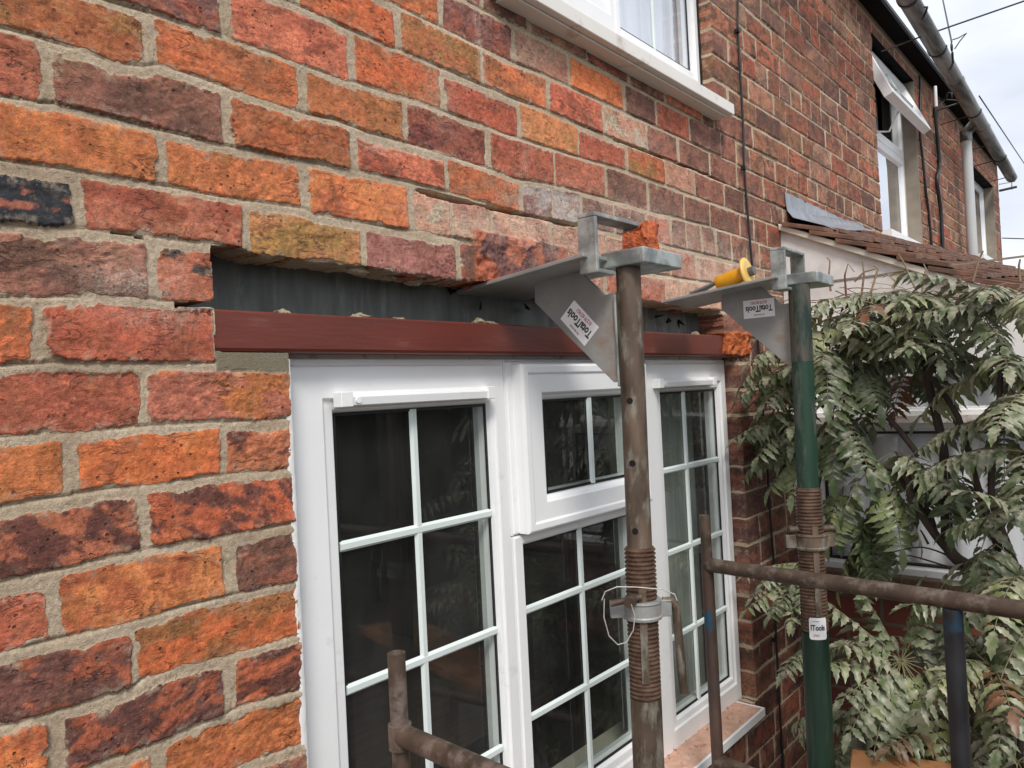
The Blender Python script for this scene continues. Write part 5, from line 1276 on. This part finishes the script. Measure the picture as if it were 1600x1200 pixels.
# lower rosette shrub
low = empty('mahonia_shrub', tuple(AT(1410, 1150, 2.02))); low.location.z = GZ; tag(low, 'low grey-green mahonia rosette with spiny fronds fanning out below the rail', 'shrub')
F2 = Foliage(); r = random.Random(33)
c = AT(1408, 1032, 2.0)
right, upv, tow = R_, U_, -F_
def fr(ang, outw, ln, pairs, droop, tint=None, lsz=.052, c=c):
    a = rad(ang); d = right*math.cos(a)*math.cos(rad(outw))+upv*math.sin(a)*math.cos(rad(outw))+tow*math.sin(rad(outw)); F2.frond(c, d, ln, pairs, droop, r, lsz, tint, wf=1.3)
for ang, ow, ln, pr_, dr, ti in ((140,5,.27,8,.1,.6),(152,15,.20,6,.4,.5),(172,10,.24,7,.3,.75),(190,25,.22,7,.3,.3),(203,30,.26,9,.5,.7),(222,35,.27,9,.6,.55),(240,30,.18,6,.5,.4),(283,55,.28,9,.9,.95),(300,45,.25,8,.9,.9),
     (325,30,.24,8,.6,.6),(345,25,.26,8,.7,.8),(2,20,.27,8,.7,.8),(18,10,.25,7,.5,.5),(40,5,.22,7,.2,.6),(62,0,.25,7,.1,.5),(85,10,.2,6,.3,.4),(115,-5,.2,6,.3,.4),(265,40,.2,6,.6,.4)):
    fr(ang, ow, ln, pr_, dr, ti)
# bare flower stalk hanging from the centre
pts = []; p = c.copy(); dd = (right*-.12-upv*.5+tow*.6).normalized()
for k in range(9): pts.append(p.copy()); p = p+dd*.022; dd = (dd-Vector((0,0,.22))).normalized()
F2.stem.tube(pts, .0026, 6)
for k in range(60):
    q_ = pts[int(k/60*8)].lerp(pts[int(k/60*8)+1], (k/60*8) % 1); F2.stem.tube([q_, q_+Vector((r.gauss(0,1), r.gauss(0,1), r.gauss(0,1))).normalized()*.008], .0008, 3, cap=False)
for (u, v, d, n, ln) in ((1545,1040,1.85,13,.24),(1600,1080,1.8,12,.25),(1500,1150,1.95,12,.24),(1350,1120,2.15,11,.22),(1330,1200,2.15,9,.22),(1590,1190,1.8,11,.25),(1440,1190,2.1,11,.24),(1300,1010,2.3,6,.2),(1480,1010,2.2,9,.22),(1560,960,1.95,9,.22)):
    F2.rosette(AT(u, v, d), max(5, int(n*.75)), ln, r, el=(-30, 35), lsz=.054)
for (u, v, d, n, ln) in ((1420,1180,2.3,12,.25),(1540,1130,2.2,12,.25),(1600,1010,2.15,10,.25),(1380,1260,2.2,12,.25),(1560,1290,2.0,12,.25),(1450,1330,2.0,12,.25)):
    F2.rosette(AT(u, v, d), n, ln, r, el=(-30, 35), lsz=.055)
F2.build('foliage', low)
for (u, v, d) in ((1408,1032,2.0),(1545,1040,1.85),(1500,1150,1.95),(1350,1120,2.15),(1600,1080,1.8),(1420,1180,2.3)):
    a = AT(u, v, d); b = Vector((low.location.x+r.uniform(-.1,.1), low.location.y+r.uniform(-.1,.1), GZ)); m_ = a.lerp(b, .5)+Vector((r.uniform(-.08,.08), r.uniform(-.08,.08), .1))
    mb = MB(); mb.tube([a, a.lerp(m_, .5), m_, b], [.006,.008,.010,.012], 8); part(mb, 'stem', 'bark', low)

# ------------------------------------------------------------------ overhead wires
def wire(name, a, b, sag, rr, label, cat='wire', grp=None):
    mb = MB(); pts = [a.lerp(b, t/12)-Vector((0,0,sag*4*(t/12)*(1-t/12))) for t in range(13)]; mb.tube(pts, rr, 6)
    o = mb.build(name, 'black_cable'); tag(o, label, cat, grp); return o
e = W(1487, 66, 'y', -.28)
wire('overhead_wire', e, e+(AT(1472,-6,5.2)-e)*4, .0, .0045, 'thin dark wire rising from the eye bolt to the picture top')
wire('overhead_wire', W(1466,48,'y',-.25), AT(1625,-7,4.0), .0, .0045, 'thicker dark wire leaving the gutter toward the upper right corner')
wire('overhead_wire', W(1530,150,'y',-.2), AT(1620,285,11), .0, .005, 'faint thin wire running down just outside the gutter end')
wire('overhead_wire', AT(1566,372,14), AT(1660,375,14), .0, .010, 'faint level wire low in the sky beyond the house end')
mb = MB(); mb.tube([W(1489,62,'y',-.28), W(1498,59,'y',-.30), W(1510,52,'y',-.32), W(1500,64,'y',-.30), W(1492,76,'y',-.28)], .0035, 6); part(mb, 'wire_hook', 'black_cable', terrace)
ab = W(1562, 298, 'y', -.02)
ae = empty('aerial', tuple(ab)); tag(ae, 'small dark aerial rods sticking out past the far wall end', 'aerial')
mb = MB(); mb.tube([ab, AT(1588, 292, F_.dot(ab-C_))], .012, 6); part(mb, 'rod', 'black_cable', ae)
mb = MB(); mb.tube([ab+Vector((0,0,.06)), AT(1586, 283, F_.dot(ab-C_))], .006, 6); part(mb, 'rod', 'pipe_grey', ae)
mb = MB(); mb.tube([AT(1581, 296, F_.dot(ab-C_)), AT(1581, 277, F_.dot(ab-C_))], .006, 6); part(mb, 'stand', 'pipe_grey', ae)

# garden hedge across the path: what the window panes mirror
mat('hedge_leaf', (.035,.045,.022), rough=.8, var=.5, scale=6, col2=(.012,.014,.01), c2pos=(.45,.6), c2scale=5)
r = random.Random(8); mb = MB()
for i in range(5200):
    p = Vector((r.uniform(-1, 16), -4.6-r.random()*.9, GZ+r.random()**.8*3.0)); p.z += .5*mnoise.noise((p.x*.8, 0, 4))
    u_ = Vector((r.gauss(0,1), r.gauss(0,1), r.gauss(0,1))).normalized(); w_ = u_.orthogonal().normalized(); s_ = r.uniform(.05, .13)
    mb.add([p+u_*s_, p+w_*s_*.5, p-u_*s_, p-w_*s_*.5], [(0,1,2,3)])
mb.box((-1, -5.4, GZ), (16, -5.0, GZ+2.5))
hd = mb.build('hedge', 'hedge_leaf'); tag(hd, 'dark garden hedge opposite the house, seen mirrored in the lower panes', 'hedge');
